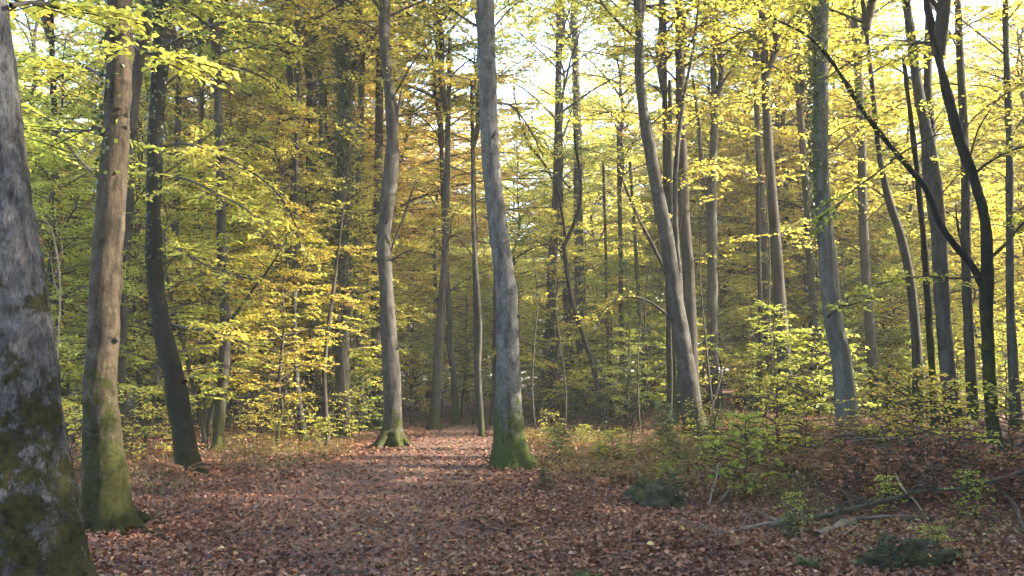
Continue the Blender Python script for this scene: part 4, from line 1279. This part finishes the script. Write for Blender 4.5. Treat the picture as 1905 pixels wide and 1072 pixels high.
rb = np.random.default_rng(9)
for i in range(85):
    px, py = (rb.uniform(1330, 1960), rb.uniform(795, 905)) if i < 70 else (rb.uniform(40, 340), rb.uniform(835, 900))
    x, y = gp(px, py)
    if y > 30: continue
    put_small("fern%d" % (i % 3), x, y, rb.uniform(.5, .92), "dead brown bracken plant " + where(x, y),
              "dead bracken at the right" if i < 70 else "dead bracken at the left")
for i in range(60):
    x, y = gp(rb.uniform(1560, 1960), rb.uniform(880, 948))
    put_small("seed%d" % (i % 2), x, y, rb.uniform(.4, .78), "knee high seedling hung with rust brown leaves " + where(x, y), "brown leaved seedlings at the right")

for i in range(20):
    px, py = rb.uniform(985, 1500), rb.uniform(815, 880)
    x, y = gp(px, py)
    k = ("shrub_green", "holly", "shrub_mix", "shrub_lime", "holly")[i % 5]
    put_small(k, x, y, rb.uniform(.22, .5), {"shrub_green": "green", "holly": "dark green", "shrub_mix": "yellow-green", "shrub_lime": "lime green"}[k] + " bramble tuft on the verge " + where(x, y), "bramble tufts on the right verge")
for i in range(54):
    x, y = gp(rb.uniform(1060, 1480), rb.uniform(830, 915))
    put_small("fern%d" % (i % 3), x, y, rb.uniform(.3, .6), "small dead brown bracken plant " + where(x, y), "dead bracken on the verge")
low = []
for i in range(3000):
    if len(low) >= 150: break
    y = 20 + 36 * rb.uniform() ** .8; px = rb.uniform(-120, 2020); x = (px - W_PX / 2) / F_PX * y
    if 960 < px < 1500 and y < 24: continue
    if abs(x - float(path_x(y))) < float(path_w(y)) + .5 and y < 33: continue
    if any((x - a) ** 2 + (y - b) ** 2 < 1.3 ** 2 for a, b in low): continue
    low.append((x, y))
    k = ("shrub_mix", "shrub_green", "shrub_gold", "shrub_mix")[i % 4]
    put_small(k, x, y, rb.uniform(.9, 1.7) * (1 if y < 38 else 1.3), {"shrub_mix": "yellow-green", "shrub_green": "green", "shrub_gold": "golden"}[k] + " low shrub deep in the wood " + where(x, y), "low shrubs deep in the wood")

# thin bare stems between the trees
for i in range(34):
    px = rb.uniform(1000, 1500) if i < 20 else rb.uniform(430, 720)
    y = rb.uniform(15, 19) if i < 6 else rb.uniform(22, 34)
    x = (px - W_PX / 2) / F_PX * y
    H = rb.uniform(1.2, 2.2) if i < 6 else rb.uniform(4, 8)
    n = 18
    P = catmull(np.column_stack([np.cumsum(rb.normal(0, .05 * H / 2, 6)), np.cumsum(rb.normal(0, .03 * H, 6)), np.linspace(-.1, H, 6)]), n)
    pa = Parts(); pa.add(*tube(P, np.linspace(.008 + .004 * H, .005, n), 7, .001, i))
    root = thing("bare_sapling", "thin bare stem " + ("on the verge" if i < 6 else "between the trunks") + ", " + where(x, y), "sapling", (x, y, hz(x, y)), "thin bare stems in the wood")
    link("stem", pa.mesh("stem", M_TWIG, True), root)

# bare pale sapling with a few dry leaves, left
x, y = gp(100, 905)
root = thing("dead_sapling", "pale bare dead sapling with forked twigs between the thick and the tan trunks", "sapling", (x, y, hz(x, y)))
g = np.array([x, y, hz(x, y)])
for nm, pts in (("stem", [(98, 905, 5), (106, 700, 4), (112, 560, 4), (110, 500, 3.5), (103, 455, 3), (98, 432, 2.5), (88, 414, 2), (70, 398, 1.5), (58, 385, 1)]),
                ("branch", [(103, 455, 2), (107, 438, 2), (104, 420, 1.5), (109, 408, 1)]), ("branch", [(110, 500, 2.2), (116, 462, 2), (113, 440, 1.5), (118, 420, 1)]),
                ("branch", [(112, 560, 2), (100, 520, 2), (96, 488, 1.5), (86, 470, 1)]), ("branch", [(98, 432, 1.6), (88, 436, 1.4), (78, 430, 1)])):
    pixel_limb(root, g, pts, y, y - .2, M_PALE_TWIG, name=nm)
rg = np.random.default_rng(3)
P = np.array([at(a, b, y) - g for a, b in ((76, 450), (80, 446), (85, 452), (72, 442), (110, 470), (117, 466), (104, 500))])
V, F = leaf_mesh(P, rg.normal(0, .4, P.shape) - UP, rg.normal(0, 1, P.shape), np.full(len(P), .07))
link("dry_leaves", mesh_np("dry_leaves", V, [F], M_LEAF_BROWN), root)['kind'] = 'stuff'

# ------------------------------------------------------------------ stumps, moss, fallen wood
def mound(name, label, cat, px, py, w, d, h, mat, seed, jag=.25, tuft=0, moss=False):
    x, y = gp(px, py)
    y += d * .4
    rng = np.random.default_rng(seed)
    n, m = 72, 40
    th = np.linspace(0, 2 * math.pi, n, endpoint=False)
    ph = np.linspace(0, math.pi / 2, m)
    D = np.stack([np.cos(th)[None] * np.cos(ph)[:, None] ** 1.3, np.sin(th)[None] * np.cos(ph)[:, None] ** 1.3, np.repeat(np.sin(ph)[:, None], n, 1)], -1)
    k = 1 + jag * vnoise(D.reshape(-1, 3) * .55, seed) + jag * .6 * vnoise(D.reshape(-1, 3) * 1.3, seed + 1) + jag * .16 * vnoise(D.reshape(-1, 3) * 3.2, seed + 3)
    V = D.reshape(-1, 3) * k[:, None] * [w / 2, d / 2, h]
    V[:n, 2] -= .12
    idx = np.arange(n * m).reshape(m, n)
    F = np.stack([idx[:-1], np.roll(idx[:-1], -1, 1), np.roll(idx[1:], -1, 1), idx[1:]], -1).reshape(-1, 4)
    root = thing(name, label, cat, (x, y, hz(x, y)))
    link("body", mesh_np("body", V, [F], mat, True), root)
    if tuft:
        j = rng.integers(0, len(V), tuft)
        nn = nrm(V[j] / [w, d, h])
        Vt, Ft = leaf_mesh(V[j], nn + rng.normal(0, .5, nn.shape), rng.normal(0, 1, nn.shape), rng.uniform(.012, .03, tuft), width=.5, near=False)
        Vl, Fl = leaf_mesh(V[j[:tuft // 3]] + nn[:tuft // 3] * .01, rng.normal(0, 1, (tuft // 3, 3)), nn[:tuft // 3] + rng.normal(0, .3, (tuft // 3, 3)), rng.uniform(.03, .07, tuft // 3), near=True)
        tag(link("dead_leaves", mesh_np("dead_leaves", Vl, [Fl], M_LITTER), root), kind='stuff')
        tag(link("moss" if moss else "foliage", mesh_np("moss", Vt, [Ft], M_LEAF_IVY), root), kind='stuff')
    return root


mound("tree_stump", "dark mossy stump on the right side of the path", "stump", 1222, 945, .74, .6, .34, M_STUMP, 5, .3, 200)
mound("tree_stump", "bright mossy stump in the bottom right corner", "stump", 1690, 1066, .75, .5, .27, M_STUMP, 8, .3, 260, True)
mound("moss_cushion", "green moss cushion cut by the bottom edge of the picture", "moss", 1085, 1085, .26, .22, .07, M_MOSS, 9, .25, 160, True)
mound("moss_cushion", "small moss mound right of the mossy stump", "moss", 1760, 1045, .35, .3, .10, M_MOSS, 12, .3, 300, True)
mound("soil_mound", "dark earth mound behind the yellow shrubs at the right", "mound", 1375, 785, 1.1, .6, .28, M_STUMP, 14, .25, 0)


def fallen(name, label, cat, pts, mat, lift=.6, twigs=0, seed=0, group=None):
    P, R = [], []
    for q in pts:
        px, py, w = q[:3]
        up = q[3] if len(q) > 3 else 0.0
        p = ground_at(px, py); r = w * .33 * p[1] / F_PX
        P.append([p[0], p[1], hz(p[0], p[1]) + r * lift + up]); R.append(r)
    P = np.array(P); g = P[0].copy()
    C = catmull(np.column_stack([P - g, np.array(R)[:, None]]), len(pts) * 8)
    root = thing(name, label, cat, tuple(g), group)
    pa = Parts(); pa.add(*tube(C[:, :3], np.maximum(C[:, 3], .003), 10, C[:, 3].mean() * .32, seed))
    link("stem", pa.mesh("stem", mat, True), root)
    rng = np.random.default_rng(seed)
    for k in range(twigs):
        j = rng.integers(len(C) // 5, len(C) - 2)
        q = limb_poly(C[j, :3], rng.uniform(0, 6.28), rng.uniform(.25, .7), rng.uniform(.1, .8), rng.uniform(-.2, .5), rng, 6)
        pb = Parts(); pb.add(*tube(q, np.linspace(C[j, 3] * .45, .003, 6), 6))
        link("side_twig", pb.mesh("side_twig", mat, True), root)
    return root


fallen("fallen_branch", "long dark mossy branch lying across the brown litter at the right", "branch",
       [(1428, 988, 17), (1500, 982, 17, .06), (1560, 978, 16, .12), (1620, 972, 15, .18), (1680, 964, 13, .24), (1740, 956, 9, .28)], M_LOG, twigs=14, seed=1)
fallen("fallen_branch", "grey branch lying left of the long dark mossy one", "branch", [(1322, 1000, 8), (1370, 994, 10, .02), (1420, 984, 11, .03), (1490, 976, 9, .02)], M_GREYLOG, twigs=8, seed=2)
fallen("fallen_branch", "dark branch rising to the right edge above the brown seedlings", "branch", [(1745, 958, 9, .28), (1800, 962, 12, .32), (1860, 955, 12, .38), (1910, 945, 10, .42), (1950, 940, 8, .42)], M_LOG, twigs=9, seed=3)
fallen("fallen_branch", "crooked dark branch at the right edge, below the rising one", "branch", [(1855, 925, 8, .1), (1885, 960, 9, .14), (1900, 985, 8, .08), (1912, 1005, 6)], M_LOG, twigs=3, seed=4)
fallen("fallen_branch", "pale forked stick standing out of the brown seedlings", "branch", [(1718, 958, 5), (1705, 945, 6, .06), (1690, 945, 6, .16), (1676, 940, 6, .25), (1668, 935, 5, .36)], M_PALE_TWIG, seed=5)
fallen("fallen_branch", "short dark log under the long mossy branch", "branch", [(1655, 975, 12), (1700, 973, 13, .02), (1745, 970, 12, .02)], M_LOG, twigs=1, seed=6)
fallen("fallen_branch", "broad grey rotten log below the long mossy branch", "log", [(1520, 1000, 20), (1560, 985, 24), (1610, 968, 22)], M_GREYLOG, twigs=2, seed=7)
fallen("fallen_branch", "thin pale stick leaning beside the broad rotten log", "branch", [(1552, 1012, 5), (1575, 998, 5, .03), (1600, 985, 4, .05)], M_PALE_TWIG, seed=8)
fallen("fallen_branch", "thin dark branch on the litter behind the tan trunk's root", "branch", [(245, 925, 7), (285, 922, 8), (335, 921, 7)], M_LOG, twigs=3, seed=9)
fallen("fallen_branch", "thin yellowish stick lying on the path litter right of centre", "branch", [(1290, 988, 3), (1320, 987, 3), (1346, 984, 4)], M_PALE_TWIG, seed=10)
fallen("fallen_branch", "thin sticks lying across the far end of the path", "branch", [(818, 800, 5), (850, 797, 6), (885, 795, 5)], M_LOG, twigs=5, seed=11)
fallen("fallen_branch", "pale upright stick left of the lime shrub", "branch", [(1318, 945, 6), (1325, 940, 6, .15), (1335, 935, 5, .35), (1338, 932, 4, .5)], M_GREYLOG, seed=12)
fallen("fallen_branch", "pale crooked stick at the foot of the lime shrub", "branch", [(1322, 948, 5), (1345, 935, 6, .05), (1360, 925, 5, .14), (1362, 920, 4, .25)], M_GREYLOG, seed=13)
fallen("fallen_branch", "reddish bare branch leaning behind the yellow shrub at the right", "branch", [(1700, 815, 4), (1720, 805, 5, .2), (1760, 800, 4, .45)], M_GREYLOG, seed=14)
fallen("fallen_branch", "pale thin stem leaning on the big forked grey tree's right", "branch", [(1310, 800, 6), (1325, 800, 6, .5), (1338, 800, 5, 1.0), (1345, 800, 4, 1.4)], M_GREYLOG, seed=15)

twig_kinds = []
rg = np.random.default_rng(41)
for k in range(5):
    q = limb_poly(np.zeros(3), 0, .45, .05, -.05, rg, 7); q[:, 2] *= .3
    pb = Parts(); pb.add(*tube(q, np.linspace(.006, .002, 7), 5))
    q2 = limb_poly(q[3], .8, .16, .1, 0, rg, 4); pb.add(*tube(q2, np.linspace(.003, .0015, 4), 4))
    twig_kinds.append(pb.mesh("fallen_twig", M_LOG, True))
for i in range(46):
    y = 5.6 + 9 * rg.uniform() ** 1.4; x = rg.uniform(-.5, .58) * y
    o = link("fallen_twig", twig_kinds[i % 5], None, (x, y, hz(x, y) + .04))
    o.rotation_euler = (rg.normal(0, .08), rg.normal(0, .08), rg.uniform(0, 6.28)); q = rg.uniform(.6, 1.5); o.scale = (q, q, q)
    tag(o, "short dark twig lying on the leaf litter " + ("of the path" if abs(x - float(path_x(y))) < 1.8 else ("right of the path" if x > 0 else "left of the path")), "twig", "twigs on the leaf litter")

for root_, g_, C_, n_, z_ in ((t15, g15, C15, 9, 5.0), (t18, g18, C18, 8, 5.5), (t20, g20, C20, 12, 4.5), (t6, g6, C6, 5, 6.5), (t5, g5, C5, 8, 4.0)):
    leafy_sides(root_, g_, C_, n_, z_, 11.5, M_LEAF_MIX, 950 + n_)

# heap of dead sticks
x, y = gp(1700, 850)
pile = thing("brush_pile", "heap of dark dead sticks at the right, left of the dark forked tree", "brush pile", (x, y, hz(x, y)))
rg = np.random.default_rng(17)
for i in range(46):
    c = np.array([rg.normal(0, .8), rg.normal(0, .35), .05 + abs(rg.normal(0, .16))])
    az = rg.normal(0, .5) + (math.pi if rg.uniform() < .5 else 0); L = rg.uniform(.7, 1.9)
    q = limb_poly(c - np.array([math.cos(az), math.sin(az), 0]) * L / 2, az, L, rg.uniform(-.1, .35), rg.uniform(-.25, .2), rg, 7)
    pb = Parts(); pb.add(*tube(q, np.linspace(rg.uniform(.009, .024), .004, 7), 6))
    link("stick", pb.mesh("stick", M_LOG if i % 4 else M_GREYLOG, True), pile)

# ------------------------------------------------------------------ the thin autumn haze in the wood
hm, hnt, hout = new_mat("autumn_haze")
pv = node(hnt, "ShaderNodeVolumePrincipled")
pv.inputs['Color'].default_value = (.95, .94, .84, 1)
pv.inputs['Density'].default_value = .0013
hnt.links.new(pv.outputs[0], hout.inputs['Volume'])
zt = 36.0
V = np.array([(x, y, z) for z in (-2.0, zt) for x, y in ((-156, -66), (156, -66), (156, 156), (-156, 156))], float)
hz_o = link("haze", mesh_np("haze", V, [np.array([[3, 2, 1, 0], [4, 5, 6, 7], [0, 1, 5, 4], [1, 2, 6, 5], [2, 3, 7, 6], [3, 0, 4, 7]])], hm))
hz_o['kind'] = 'stuff'
